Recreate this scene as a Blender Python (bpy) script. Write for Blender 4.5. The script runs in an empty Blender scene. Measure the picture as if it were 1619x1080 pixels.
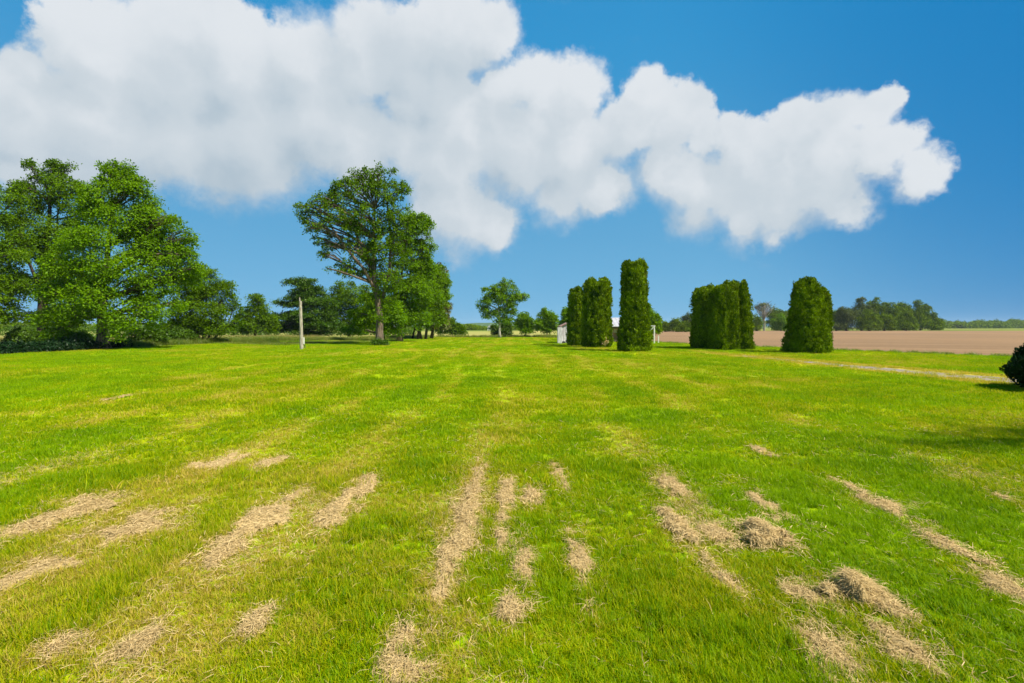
import bpy, math, random
import numpy as np
from mathutils import Vector

# ------------------------------------------------------------------ camera, sky, sun, exposure
S = bpy.context.scene
COL = S.collection
F, CX, HY, EYE = 809.5, 809.5, 517.0, 1.6        # focal length in photo pixels, principal column, horizon row, eye height

cam_data = bpy.data.cameras.new("camera")
cam = bpy.data.objects.new("camera", cam_data)
COL.objects.link(cam)
cam.location = (0, 0, EYE)
cam.rotation_euler = (math.radians(90), 0, 0)
cam_data.sensor_width = 36
cam_data.lens = 36 * F / 1619
cam_data.shift_y = -(540 - HY) / 1619
cam_data.clip_start = 0.05
cam_data.clip_end = 9000
S.camera = cam

S.view_settings.view_transform = 'Standard'
S.view_settings.look = 'None'
S.view_settings.gamma = 1
S.view_settings.use_curve_mapping = False
EXPO = 1.0
S.view_settings.exposure = EXPO

SUN_EL = math.radians(50)
SUN_AZ = math.radians(122)                        # from +Y (view direction) towards +X (right)
sun_vec = Vector((math.sin(SUN_AZ) * math.cos(SUN_EL), math.cos(SUN_AZ) * math.cos(SUN_EL), math.sin(SUN_EL)))
sd = bpy.data.lights.new("sun", 'SUN')
sd.energy = 4.8
sd.angle = math.radians(0.9)
sd.color = (1.0, 0.94, 0.82)
sun = bpy.data.objects.new("sun", sd)
COL.objects.link(sun)
sun.location = (0, 0, 60)
sun.rotation_euler = (-sun_vec).to_track_quat('-Z', 'Y').to_euler()

WORLD_STRENGTH = 0.1


class NT:
    """small helper round a node tree"""
    def __init__(s, tree):
        s.t = tree
        s.n = tree.nodes
        s.l = tree.links

    def node(s, kind, **kw):
        nd = s.n.new(kind)
        for k, v in kw.items():
            setattr(nd, k, v)
        return nd

    def put(s, sock, v):
        if hasattr(v, 'is_output') or isinstance(v, bpy.types.NodeSocket):
            s.l.new(v, sock)
        elif v is not None:
            sock.default_value = v

    def math(s, op, a, b=None, c=None, clamp=False):
        nd = s.node('ShaderNodeMath', operation=op, use_clamp=clamp)
        for i, v in enumerate((a, b, c)):
            if v is not None:
                s.put(nd.inputs[i], v)
        return nd.outputs[0]

    def vec(s, op, a, b=None, scale=None):
        nd = s.node('ShaderNodeVectorMath', operation=op)
        s.put(nd.inputs[0], a)
        if b is not None:
            s.put(nd.inputs[1], b)
        if scale is not None:
            s.put(nd.inputs['Scale'], scale)
        return nd.outputs['Value'] if op in ('DISTANCE', 'DOT_PRODUCT', 'LENGTH') else nd.outputs['Vector']

    def noise(s, v, scale, detail=4, rough=0.55, dist=0.0, color=False):
        nd = s.node('ShaderNodeTexNoise')
        if v is not None:
            s.put(nd.inputs['Vector'], v)
        nd.inputs['Scale'].default_value = scale
        nd.inputs['Detail'].default_value = detail
        nd.inputs['Roughness'].default_value = rough
        nd.inputs['Distortion'].default_value = dist
        return nd.outputs['Color' if color else 'Fac']

    def smooth(s, v, lo, hi, to0=0.0, to1=1.0):
        nd = s.node('ShaderNodeMapRange', interpolation_type='SMOOTHSTEP')
        s.put(nd.inputs[0], v)
        s.put(nd.inputs[1], lo)
        s.put(nd.inputs[2], hi)
        nd.inputs[3].default_value = to0
        nd.inputs[4].default_value = to1
        return nd.outputs[0]

    def mix(s, f, a, b, blend='MIX'):
        nd = s.node('ShaderNodeMix', data_type='RGBA', blend_type=blend)
        s.put(nd.inputs[0], f)
        for i, v in ((6, a), (7, b)):
            if isinstance(v, (tuple, list)):
                v = tuple(v) + (1.0,) * (4 - len(v))
            s.put(nd.inputs[i], v)
        return nd.outputs[2]


def srgb(r, g, b):
    f = lambda c: c / 12.92 if c <= 0.04045 else ((c + 0.055) / 1.055) ** 2.4
    return (f(r / 255), f(g / 255), f(b / 255))


# direction-space cloud lobes: one big cumulus bank, listed as measured in the photograph (column, row, radius)
LOBES = [
    (-330, 120, 190), (-180, 190, 180), (-60, 190, 135), (40, 185, 118), (60, 120, 70), (150, 75, 110), (150, 190, 140), (260, 110, 120), (290, 50, 75),
    (280, 215, 115), (370, 100, 110), (345, 45, 70), (400, 215, 125), (480, 100, 90), (500, 190, 110), (575, 60, 70),
    (560, 110, 70), (612, 110, 62), (585, 95, 70), (700, 60, 80), (700, 185, 70), (660, 125, 62), (540, 180, 70), (1150, 300, 75), (1250, 300, 75), (1310, 250, 70), (1455, 262, 42), (1450, 300, 34), (1080, 280, 60), (560, 185, 60), (640, 165, 50), (888, 175, 50), (1050, 215, 50), (1262, 255, 60), (1340, 235, 55), (1190, 275, 50), (960, 225, 55), (650, 70, 78), (735, 55, 75), (785, 45, 55), (700, 125, 66), (560, 230, 85), (640, 225, 72),
    (700, 250, 90), (720, 330, 85), (780, 360, 52), (745, 195, 70), (800, 150, 55), (850, 145, 66), (915, 135, 55),
    (820, 240, 95), (900, 250, 90), (880, 310, 60), (955, 300, 55), (990, 200, 65), (1018, 145, 50), (1075, 178, 52), (1110, 215, 42),
    (1050, 265, 55), (1170, 215, 52), (1115, 300, 70), (1100, 340, 45), (1200, 250, 75), (1230, 330, 62), (1180, 350, 45), (1260, 205, 55),
    (1320, 195, 55), (1300, 290, 75), (1340, 330, 42), (1380, 180, 44), (1390, 240, 62), (1430, 225, 42), (1455, 280, 42), (1485, 270, 24), (1475, 300, 22), (1225, 378, 22),
    (20, 270, 60), (130, 258, 60), (250, 262, 50), (360, 268, 52), (450, 265, 42), (1150, -260, 90), (-500, 330, 130), (2300, 330, 160), (2500, 280, 120), (2150, 370, 70),
]


def make_world():
    w = bpy.data.worlds.new("World")
    S.world = w
    w.use_nodes = True
    w.node_tree.nodes.clear()

    # node group: how deep inside the cloud bank a direction lies
    g = bpy.data.node_groups.new("cloud_depth", 'ShaderNodeTree')
    g.interface.new_socket("Direction", in_out='INPUT', socket_type='NodeSocketVector')
    g.interface.new_socket("Depth", in_out='OUTPUT', socket_type='NodeSocketFloat')
    G = NT(g)
    gi = G.node('NodeGroupInput')
    go = G.node('NodeGroupOutput')
    d = gi.outputs[0]
    acc = None
    for (px, py, r) in LOBES:
        u, v = (px - CX) / F, (HY - py) / F
        q = 1 + u * u + v * v
        c = Vector((u, 1, v)).normalized()
        rr = r / F / q ** 0.78
        ds = G.vec('DISTANCE', d, tuple(c))
        e = G.math('MULTIPLY_ADD', ds, -1.0 / rr, 1.0)
        # radius-weighted so large lobes count as deeper
        e = G.math('MULTIPLY', e, (r / 75.0) ** 0.5)
        if acc is None:
            acc = e
        else:
            nd = G.node('ShaderNodeMath', operation='SMOOTH_MAX')
            G.put(nd.inputs[0], acc)
            G.put(nd.inputs[1], e)
            nd.inputs[2].default_value = 0.24
            acc = nd.outputs[0]
    G.l.new(acc, go.inputs[0])

    W = NT(w.node_tree)
    geo = W.node('ShaderNodeTexCoord')
    d = W.vec('NORMALIZE', geo.outputs['Generated'])
    # warp for billows
    n1 = W.noise(d, 7.0, 4, 0.6, color=True)
    n2 = W.noise(d, 26.0, 5, 0.62, color=True)
    w1 = W.vec('SCALE', W.vec('SUBTRACT', n1, (0.5, 0.5, 0.5)), scale=0.060)
    w2 = W.vec('SCALE', W.vec('SUBTRACT', n2, (0.5, 0.5, 0.5)), scale=0.042)
    dd = W.vec('ADD', d, W.vec('ADD', w1, w2))

    def depth(v):
        nd = W.node('ShaderNodeGroup')
        nd.node_tree = g
        W.put(nd.inputs[0], v)
        return nd.outputs[0]
    f0 = depth(dd)
    f1 = depth(W.vec('ADD', dd, (0.035, -0.01, 0.055)))      # a step towards the sun
    fb = W.noise(d, 17.0, 9, 0.66)
    f0n = W.math('ADD', f0, W.math('MULTIPLY', W.math('SUBTRACT', fb, 0.5), 0.85))
    soft = W.noise(d, 4.5, 2, 0.5)
    under = W.smooth(W.math('SUBTRACT', f1, f0), -0.15, 0.35)  # lower edges are more ragged and soft
    width = W.math('ADD', W.smooth(soft, 0.4, 0.65, 0.16, 0.40), W.math('MULTIPLY', under, 0.28))
    f0n = W.math('SUBTRACT', f0n, 0.02)
    mask = W.smooth(f0n, W.math('SUBTRACT', 0.0, W.math('MULTIPLY', width, 0.4)), width)
    # faint wisps
    wis = W.noise(W.vec('MULTIPLY', d, (1.0, 1.0, 2.2)), 5.5, 7, 0.66)
    wisp = W.math('MULTIPLY', W.smooth(wis, 0.60, 0.80), 0.22)
    near = W.smooth(f0, -1.3, 0.0)
    mask = W.math('MAXIMUM', mask, W.math('MULTIPLY', wisp, near))
    mask = W.math('MULTIPLY', mask, 0.985)

    k = 1.0 / (WORLD_STRENGTH * 2 ** EXPO)
    sc = lambda c: tuple(x * k for x in c)
    # clear sky
    sky = W.node('ShaderNodeTexSky', sky_type='NISHITA')
    sky.sun_disc = False
    sky.sun_elevation = SUN_EL
    sky.sun_rotation = SUN_AZ
    sky.air_density = 1.0
    sky.dust_density = 0.3
    sky.ozone_density = 3.0
    sep = W.node('ShaderNodeSeparateXYZ')
    W.put(sep.inputs[0], d)
    z = sep.outputs[2]
    c = W.mix(W.smooth(z, -0.02, 0.20), sc(srgb(108, 177, 220)), sc(srgb(94, 166, 211)))
    c = W.mix(W.smooth(z, 0.12, 0.52), c, sc(srgb(50, 149, 207)))
    c = W.mix(W.smooth(z, 0.45, 1.0), c, sc(srgb(10, 100, 175)))
    az = W.smooth(W.vec('DOT_PRODUCT', d, tuple(Vector((0.90, 0.38, 0.40)).normalized())), 0.66, 0.99)
    c = W.mix(W.math('MULTIPLY', az, 0.97), c, sc(srgb(0, 124, 190)))
    skyc = W.mix(0.965, sky.outputs[0], c)
    # cloud colour: sunward edges bright, thick lower body grey-blue
    lit = W.smooth(W.math('SUBTRACT', f0, f1), -1.05, 0.85)
    cn = W.noise(d, 5.0, 5, 0.55)
    cn2 = W.noise(dd, 13.0, 6, 0.6)
    shade = W.math('ADD', W.math('MULTIPLY', lit, 0.75), W.math('MULTIPLY', W.smooth(cn, 0.25, 0.75), 0.30))
    shade = W.math('ADD', shade, W.math('MULTIPLY', W.math('SUBTRACT', cn2, 0.5), 0.30))
    thick = W.smooth(f0, 0.25, 1.35)
    shade = W.math('SUBTRACT', shade, W.math('MULTIPLY', thick, 0.16), clamp=True)
    cc = W.mix(W.smooth(shade, 0.0, 0.55), sc(srgb(176, 193, 206)), sc(srgb(203, 213, 221)))
    cc = W.mix(W.smooth(shade, 0.5, 1.0), cc, sc(srgb(226, 231, 236)))
    out = W.mix(mask, skyc, cc)
    bg = W.node('ShaderNodeBackground')
    W.put(bg.inputs[0], out)
    bg.inputs[1].default_value = WORLD_STRENGTH
    wo = W.node('ShaderNodeOutputWorld')
    W.l.new(bg.outputs[0], wo.inputs[0])


make_world()
rng = np.random.default_rng(7)
random.seed(7)

# ------------------------------------------------------------------ helpers


def gp(px, py):
    """ground point under a photo pixel"""
    D = EYE * F / (py - HY)
    return np.array([(px - CX) / F * D, D, 0.0])


def wp(px, py, D):
    return np.array([(px - CX) / F * D, D, EYE + (HY - py) / F * D])


def tag(o, label=None, cat=None, group=None, kind=None):
    for k, v in (('label', label), ('category', cat), ('group', group), ('kind', kind)):
        if v:
            o[k] = v
    return o


def empty(name, loc):
    o = bpy.data.objects.new(name, None)
    o.location = tuple(loc)
    o.empty_display_size = 0.3
    COL.objects.link(o)
    return o


def mesh_obj(name, V, Fc, mat, parent=None, loc=None, smooth=False):
    """V vertices, Fc list of polygons; vertices are world coordinates, shifted to the parent's base"""
    V = np.asarray(V, dtype=float).reshape(-1, 3)
    o0 = np.array(parent.location) if parent is not None else (np.array(loc) if loc is not None else np.zeros(3))
    me = bpy.data.meshes.new(name)
    me.from_pydata((V - o0).tolist(), [], Fc)
    me.materials.append(mat)
    if smooth:
        me.polygons.foreach_set('use_smooth', [True] * len(me.polygons))
    o = bpy.data.objects.new(name, me)
    if parent is not None:
        o.parent = parent
    else:
        o.location = tuple(o0)
    COL.objects.link(o)
    return o


def quad_obj(name, V, tint, mat, parent=None, loc=None, extra=None, nv=4):
    """V: (N*nv,3) consecutive polygons; tint (N,); extra=(verts, quads(n,4), tint) appended"""
    o0 = np.array(parent.location) if parent is not None else (np.array(loc) if loc is not None else np.zeros(3))
    n = len(V) // nv
    idx = np.arange(n * nv)
    starts = np.arange(n) * nv
    if extra is not None:
        ev, ef, et = extra
        idx = np.concatenate([idx, (np.asarray(ef).ravel() + len(V))])
        starts = np.concatenate([starts, n * nv + np.arange(len(ef)) * 4])
        V = np.concatenate([V, ev])
        tint = np.concatenate([tint, et])
    V = V - o0
    me = bpy.data.meshes.new(name)
    me.vertices.add(len(V))
    me.vertices.foreach_set('co', V.astype(np.float32).ravel())
    me.loops.add(len(idx))
    me.loops.foreach_set('vertex_index', idx.astype(np.int32))
    me.polygons.add(len(starts))
    me.polygons.foreach_set('loop_start', starts.astype(np.int32))
    at = me.attributes.new('tint', 'FLOAT', 'FACE')
    at.data.foreach_set('value', tint.astype(np.float32))
    me.update(calc_edges=True)
    me.materials.append(mat)
    o = bpy.data.objects.new(name, me)
    if parent is not None:
        o.parent = parent
    else:
        o.location = tuple(o0)
    COL.objects.link(o)
    return o


def unit(a):
    return a / np.maximum(np.linalg.norm(a, axis=-1, keepdims=True), 1e-9)


def tube(V, Fc, path, radii, sides=6, cap=True):
    path = [np.asarray(p, float) for p in path]
    base = len(V)
    n = len(path)
    for i, p in enumerate(path):
        t = path[min(i + 1, n - 1)] - path[max(i - 1, 0)]
        t = t / (np.linalg.norm(t) + 1e-9)
        a = np.cross(t, [0.31, 0.95, 0.05])
        if np.linalg.norm(a) < 1e-3:
            a = np.cross(t, [1, 0, 0])
        a = a / np.linalg.norm(a)
        b = np.cross(t, a)
        for k in range(sides):
            an = 2 * math.pi * k / sides
            V.append(p + radii[i] * (math.cos(an) * a + math.sin(an) * b))
    for i in range(n - 1):
        for k in range(sides):
            k2 = (k + 1) % sides
            Fc.append((base + i * sides + k, base + i * sides + k2, base + (i + 1) * sides + k2, base + (i + 1) * sides + k))
    if cap:
        Fc.append(tuple(base + k for k in range(sides))[::-1])
        Fc.append(tuple(base + (n - 1) * sides + k for k in range(sides)))


def box(V, Fc, lo, hi, rot=0.0, c=None):
    b = len(V)
    x0, y0, z0 = lo
    x1, y1, z1 = hi
    for p in ((x0, y0, z0), (x1, y0, z0), (x1, y1, z0), (x0, y1, z0), (x0, y0, z1), (x1, y0, z1), (x1, y1, z1), (x0, y1, z1)):
        V.append(np.array(p, float))
    for f in ((0, 3, 2, 1), (4, 5, 6, 7), (0, 1, 5, 4), (1, 2, 6, 5), (2, 3, 7, 6), (3, 0, 4, 7)):
        Fc.append(tuple(b + i for i in f))


# ------------------------------------------------------------------ materials


def new_mat(name):
    m = bpy.data.materials.new(name)
    m.use_nodes = True
    m.node_tree.nodes.clear()
    M = NT(m.node_tree)
    M.out = M.node('ShaderNodeOutputMaterial')
    return m, M


def leaf_mat(name, dark, light, trans=0.35, var=0.25, instancer=None, dry=None, gloss=0.04, brown=None):
    m, M = new_mat(name)
    at = M.node('ShaderNodeAttribute', attribute_name='tint')
    geo = M.node('ShaderNodeNewGeometry')
    big = M.noise(geo.outputs['Position'], 0.55, 3, 0.6)
    f = M.math('ADD', M.math('MULTIPLY', at.outputs['Fac'], 1 - var), M.math('MULTIPLY', M.smooth(big, 0.35, 0.65), var))
    col = M.mix(f, dark, light)
    if brown:
        bn = M.noise(geo.outputs['Position'], 1.7, 4, 0.65)
        col = M.mix(M.math('MULTIPLY', M.smooth(bn, 0.58, 0.72), 0.4), col, brown)
    if instancer:
        ia = M.node('ShaderNodeAttribute', attribute_name=instancer, attribute_type='INSTANCER')
        f2 = M.math('ADD', ia.outputs['Fac'], M.math('MULTIPLY', M.math('SUBTRACT', at.outputs['Fac'], 0.5), 0.95))
        col = M.mix(M.smooth(f2, 0.15, 0.95), col, dry[0])
        col = M.mix(M.smooth(f2, 0.80, 1.15), col, dry[1])
    df = M.node('ShaderNodeBsdfDiffuse')
    M.put(df.inputs[0], col)
    tr = M.node('ShaderNodeBsdfTranslucent')
    M.put(tr.inputs[0], M.mix(1.0, col, (1.25, 1.2, 0.6), 'MULTIPLY'))
    mx = M.node('ShaderNodeMixShader')
    mx.inputs[0].default_value = trans
    M.l.new(df.outputs[0], mx.inputs[1])
    M.l.new(tr.outputs[0], mx.inputs[2])
    gl = M.node('ShaderNodeBsdfGlossy')
    gl.inputs['Roughness'].default_value = 0.45
    gl.inputs['Color'].default_value = (1, 1, 0.9, 1)
    m2 = M.node('ShaderNodeMixShader')
    m2.inputs[0].default_value = gloss
    M.l.new(mx.outputs[0], m2.inputs[1])
    M.l.new(gl.outputs[0], m2.inputs[2])
    M.l.new(m2.outputs[0], M.out.inputs[0])
    return m


def simple_mat(name, build, rough=0.9, bump=None, spec=0.25, metal=0.0):
    m, M = new_mat(name)
    p = M.node('ShaderNodeBsdfPrincipled')
    p.inputs['Roughness'].default_value = rough
    p.inputs['Specular IOR Level'].default_value = spec
    p.inputs['Metallic'].default_value = metal
    col, h = build(M)
    M.put(p.inputs['Base Color'], col if not isinstance(col, tuple) else col + (1,))
    if h is not None:
        b = M.node('ShaderNodeBump')
        b.inputs['Strength'].default_value = bump[0]
        b.inputs['Distance'].default_value = bump[1]
        M.put(b.inputs['Height'], h)
        M.l.new(b.outputs[0], p.inputs['Normal'])
    M.l.new(p.outputs[0], M.out.inputs[0])
    return m


def pos(M):
    return M.node('ShaderNodeNewGeometry').outputs['Position']


M_LEAF_BRIGHT = leaf_mat('bright_green_leaves', (0.036, 0.105, 0.0005), (0.210, 0.370, 0.001), 0.44, gloss=0.004)
M_LEAF_MID = leaf_mat('mid_green_leaves', (0.024, 0.072, 0.0005), (0.160, 0.280, 0.001), 0.40, gloss=0.004)
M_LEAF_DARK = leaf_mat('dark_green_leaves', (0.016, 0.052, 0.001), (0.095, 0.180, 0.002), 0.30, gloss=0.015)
M_LEAF_BLUE = leaf_mat('blue_green_needles', (0.012, 0.048, 0.001), (0.095, 0.190, 0.003), 0.28, gloss=0.015)
M_LEAF_BROWN = leaf_mat('brownish_needles', (0.060, 0.060, 0.010), (0.150, 0.165, 0.018), 0.25)
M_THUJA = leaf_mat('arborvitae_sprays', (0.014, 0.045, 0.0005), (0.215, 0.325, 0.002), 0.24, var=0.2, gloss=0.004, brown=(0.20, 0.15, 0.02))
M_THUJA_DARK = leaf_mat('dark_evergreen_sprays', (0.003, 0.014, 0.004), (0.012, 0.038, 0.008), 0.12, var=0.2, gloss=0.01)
M_WOOD_FAR = leaf_mat('distant_leaves', (0.018, 0.058, 0.002), (0.190, 0.270, 0.006), 0.2, var=0.4, gloss=0.0)
M_WOOD_PALE = leaf_mat('pale_distant_leaves', (0.035, 0.065, 0.014), (0.150, 0.180, 0.055), 0.2, var=0.4, gloss=0.0)
M_GRASS = leaf_mat('lawn_grass_blades', (0.068, 0.178, 0.0004), (0.295, 0.450, 0.0004), 0.42, var=0.3,
                   instancer='dry', dry=[(0.40, 0.385, 0.001), (0.48, 0.36, 0.070)], gloss=0.004)
M_ROUGH = leaf_mat('rough_grass_blades', (0.050, 0.120, 0.005), (0.190, 0.260, 0.012), 0.35, var=0.3,
                   instancer='dry', dry=[(0.25, 0.22, 0.03), (0.36, 0.26, 0.10)], gloss=0.03)
M_STRAW = leaf_mat('dry_cut_grass', (0.30, 0.215, 0.085), (0.68, 0.51, 0.25), 0.2, var=0.15, gloss=0.0)


def bark(c1, c2, sc):
    def f(M):
        p = pos(M)
        v = M.vec('MULTIPLY', p, (1.0, 1.0, 0.22))
        n = M.noise(v, sc, 6, 0.65)
        return M.mix(M.smooth(n, 0.35, 0.65), c1, c2), n
    return f


M_BARK = simple_mat('grey_brown_bark', bark((0.045, 0.032, 0.020), (0.16, 0.12, 0.08), 9), 0.95, (0.8, 0.04))
M_BARK_DARK = simple_mat('dark_bark', bark((0.025, 0.018, 0.012), (0.08, 0.055, 0.038), 9), 0.95, (0.8, 0.04))
M_BARK_PALE = simple_mat('pale_bark', bark((0.19, 0.165, 0.13), (0.42, 0.38, 0.31), 7), 0.95, (0.6, 0.03))


def lawn_col(M):
    p = pos(M)
    big = M.noise(M.vec('MULTIPLY', p, (1.0, 0.45, 1.0)), 0.16, 4, 0.6)
    fine = M.noise(p, 9.0, 6, 0.7)
    mid = M.noise(M.vec('MULTIPLY', p, (1.6, 0.35, 1.0)), 0.9, 5, 0.65)
    c = M.mix(M.smooth(fine, 0.35, 0.68), (0.110, 0.215, 0.0004), (0.310, 0.440, 0.0005))
    c = M.mix(M.math('MULTIPLY', M.smooth(big, 0.40, 0.62), 0.65), c, (0.430, 0.470, 0.001))
    c = M.mix(M.math('MULTIPLY', M.smooth(mid, 0.52, 0.66), 0.30), c, (0.33, 0.31, 0.01))
    # dry windrows left by the mower, running away from the camera
    sx = M.node('ShaderNodeSeparateXYZ')
    M.put(sx.inputs[0], p)
    wob = M.noise(M.vec('MULTIPLY', p, (0.3, 0.12, 0)), 0.8, 3, 0.5)
    xx = M.math('ADD', sx.outputs[0], M.math('MULTIPLY', M.math('SUBTRACT', wob, 0.5), 1.4))
    ph = M.math('FRACT', M.math('MULTIPLY', M.math('ADD', xx, 0.42 + 0.85), 1 / 1.72))
    tri = M.math('ABSOLUTE', M.math('SUBTRACT', ph, 0.5))
    band = M.smooth(tri, 0.20, 0.0)
    brk = M.smooth(M.noise(M.vec('MULTIPLY', p, (1.0, 0.30, 1)), 1.3, 5, 0.7), 0.47, 0.62)
    st = M.math('MULTIPLY', M.math('MULTIPLY', band, brk), 0.35)
    c = M.mix(st, c, (0.38, 0.33, 0.06))
    # thin tan soil and thatch specks
    sp = M.smooth(M.noise(p, 22.0, 3, 0.6), 0.60, 0.72)
    c = M.mix(M.math('MULTIPLY', sp, 0.30), c, (0.20, 0.15, 0.05))
    return c, M.noise(p, 30, 4, 0.7)


M_LAWN = simple_mat('lawn', lawn_col, 1.0, (0.6, 0.05), spec=0.05)


def soil_col(M):
    p = pos(M)
    # furrows run across the slope, clods between them
    q = M.node('ShaderNodeVectorRotate', rotation_type='Z_AXIS')
    M.put(q.inputs['Vector'], p)
    q.inputs['Angle'].default_value = math.radians(-64)
    v = M.vec('MULTIPLY', q.outputs[0], (1.0, 0.05, 1.0))
    a = M.noise(v, 0.9, 5, 0.6)
    b = M.noise(p, 2.2, 6, 0.7)
    big = M.noise(p, 0.03, 3, 0.5)
    c = M.mix(M.smooth(a, 0.38, 0.62), (0.175, 0.112, 0.060), (0.250, 0.163, 0.088))
    c = M.mix(M.math('MULTIPLY', M.smooth(b, 0.45, 0.7), 0.5), c, (0.145, 0.080, 0.048))
    c = M.mix(M.math('MULTIPLY', M.smooth(big, 0.35, 0.65), 0.45), c, (0.29, 0.175, 0.090))
    return c, b


M_SOIL = simple_mat('ploughed_soil', soil_col, 1.0, (0.9, 0.12), spec=0.05)


def field_col(M):
    p = pos(M)
    a = M.noise(M.vec('MULTIPLY', p, (0.10, 0.7, 1)), 0.25, 5, 0.6)
    b = M.noise(p, 1.5, 5, 0.7)
    c = M.mix(M.smooth(a, 0.4, 0.6), (0.36, 0.29, 0.09), (0.17, 0.22, 0.03))
    c = M.mix(M.math('MULTIPLY', M.smooth(b, 0.4, 0.7), 0.4), c, (0.42, 0.34, 0.15))
    return c, None


M_FIELD = simple_mat('dry_meadow', field_col, 1.0, spec=0.05)


def ground_col(M):
    p = pos(M)
    a = M.noise(p, 0.012, 5, 0.6)
    b = M.noise(p, 0.4, 5, 0.6)
    c = M.mix(M.smooth(a, 0.4, 0.6), (0.09, 0.15, 0.015), (0.23, 0.22, 0.05))
    return M.mix(M.math('MULTIPLY', M.smooth(b, 0.4, 0.7), 0.4), c, (0.10, 0.12, 0.02)), None


M_GROUND = simple_mat('open_ground', ground_col, 1.0, spec=0.05)


def gravel_col(M):
    p = pos(M)
    vo = M.node('ShaderNodeTexVoronoi')
    M.put(vo.inputs['Vector'], p)
    vo.inputs['Scale'].default_value = 16
    n = M.noise(p, 2.6, 5, 0.65)
    c = M.mix(vo.outputs['Color'], (0.15, 0.125, 0.10), (0.31, 0.265, 0.22))
    c = M.mix(M.smooth(n, 0.52, 0.62), c, (0.16, 0.19, 0.02))
    n2 = M.noise(p, 0.9, 4, 0.6)
    c = M.mix(M.math('MULTIPLY', M.smooth(n2, 0.5, 0.62), 0.8), c, (0.27, 0.24, 0.04))
    return c, vo.outputs['Distance']


M_GRAVEL = simple_mat('gravel', gravel_col, 1.0, (0.8, 0.03), spec=0.1)


def verge_col(M):
    p = pos(M)
    n = M.noise(p, 1.8, 6, 0.7)
    c = M.mix(M.smooth(n, 0.38, 0.62), (0.30, 0.28, 0.015), (0.42, 0.33, 0.05))
    n2 = M.noise(p, 5.0, 4, 0.6)
    return M.mix(M.math('MULTIPLY', M.smooth(n2, 0.5, 0.65), 0.6), c, (0.10, 0.16, 0.01)), n2


M_VERGE = simple_mat('dry_yellow_verge', verge_col, 1.0, (0.6, 0.04), spec=0.05)


def paint_col(c1, c2, sc=3.0):
    def f(M):
        n = M.noise(M.vec('MULTIPLY', pos(M), (3, 3, 0.6)), sc, 6, 0.65)
        return M.mix(M.smooth(n, 0.35, 0.7), c1, c2), None
    return f


M_PAINT = simple_mat('weathered_white_paint', paint_col((0.32, 0.295, 0.30), (0.58, 0.55, 0.57)), 0.8)
M_WHITE = simple_mat('white_paint', paint_col((0.50, 0.48, 0.41), (0.66, 0.64, 0.56)), 0.6)
M_ROOF = simple_mat('pale_metal_roof', paint_col((0.36, 0.35, 0.355), (0.46, 0.45, 0.455), 1.0), 0.5, metal=0.1)
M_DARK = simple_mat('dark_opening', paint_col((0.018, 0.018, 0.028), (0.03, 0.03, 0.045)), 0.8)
M_RUSTY = simple_mat('weathered_red_shingle', paint_col((0.20, 0.10, 0.07), (0.34, 0.24, 0.20)), 0.9)
M_TIMBER = simple_mat('tan_timber', paint_col((0.34, 0.20, 0.09), (0.52, 0.34, 0.17)), 0.8)
M_TIMBER_DARK = simple_mat('dark_stained_timber', paint_col((0.05, 0.04, 0.03), (0.11, 0.085, 0.06)), 0.8)
M_TIMBER_GREY = simple_mat('greyed_timber', bark((0.17, 0.15, 0.11), (0.37, 0.335, 0.25), 13), 0.9, (0.5, 0.01))
M_TERRA = simple_mat('orange_terracotta', paint_col((0.45, 0.17, 0.07), (0.62, 0.28, 0.12)), 0.9)


# ------------------------------------------------------------------ ground sheets
def sheet(name, pts, z, mat, label=None):
    V = [np.array([x, y, z]) for x, y in pts]
    o = mesh_obj(name, V, [tuple(range(len(V)))], mat, loc=(0, 0, 0))
    o['kind'] = 'structure'
    return o


def ribbon_sheet(name, left, right, z, mat):
    V, Fc = [], []
    for a, b in zip(left, right):
        V += [np.array([a[0], a[1], z]), np.array([b[0], b[1], z])]
    for i in range(len(left) - 1):
        Fc.append((2 * i, 2 * i + 1, 2 * i + 3, 2 * i + 2))
    o = mesh_obj(name, V, Fc, mat, loc=(0, 0, 0))
    o['kind'] = 'structure'
    return o


sheet('ground', [(-6000, -3000), (6000, -3000), (6000, 6000), (-6000, 6000)], -0.02, M_GROUND)


def wiggle(pts, n, amp, seed):
    """resample a polyline to n points with a little sideways wander"""
    r = np.random.default_rng(seed)
    P = np.array(pts, float)
    t = np.linspace(0, len(P) - 1, n)
    out = []
    for k, s in enumerate(t):
        i = min(int(s), len(P) - 2)
        q = P[i] + (P[i + 1] - P[i]) * (s - i)
        out.append(q + r.normal(0, amp, 2))
    return out


# lawn outline: left shade strip, far edge, field edge on the right
lawn_edge = [(-60, -30), (-60, 18), (-36, 24), (-30.2, 27), (-29.6, 31)]
lawn_edge += [tuple(p) for p in wiggle([(-29.3, 34), (-28.6, 46), (-28.0, 52)], 16, 0.12, 1)]
lawn_edge += [tuple(p) for p in wiggle([(-26, 56), (-14, 66), (-12, 79), (2, 80), (5, 76), (9.5, 70)], 26, 0.3, 2)]
lawn_edge += [tuple(p) for p in wiggle([(14.8, 54), (21.5, 37), (27.0, 27.0), (34, 14.5), (48, -12)], 50, 0.10, 3)]
lawn_edge += [(60, -30)]
sheet('lawn', lawn_edge, 0.0, M_LAWN)
soil_edge = [tuple(p) for p in wiggle([(9.0, 71), (14.4, 55), (21.1, 37.8), (26.6, 27.6), (33.4, 15), (47.4, -12)], 60, 0.13, 4)]
sheet('ploughed_field', soil_edge + [(330, -12), (330, 215), (60, 215), (24, 150), (14, 100)], -0.012, M_SOIL)
sheet('meadow', [(-120, 70), (-12, 79.5), (13, 83), (24, 120), (25, 190), (-150, 190)], -0.008, M_FIELD)

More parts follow.
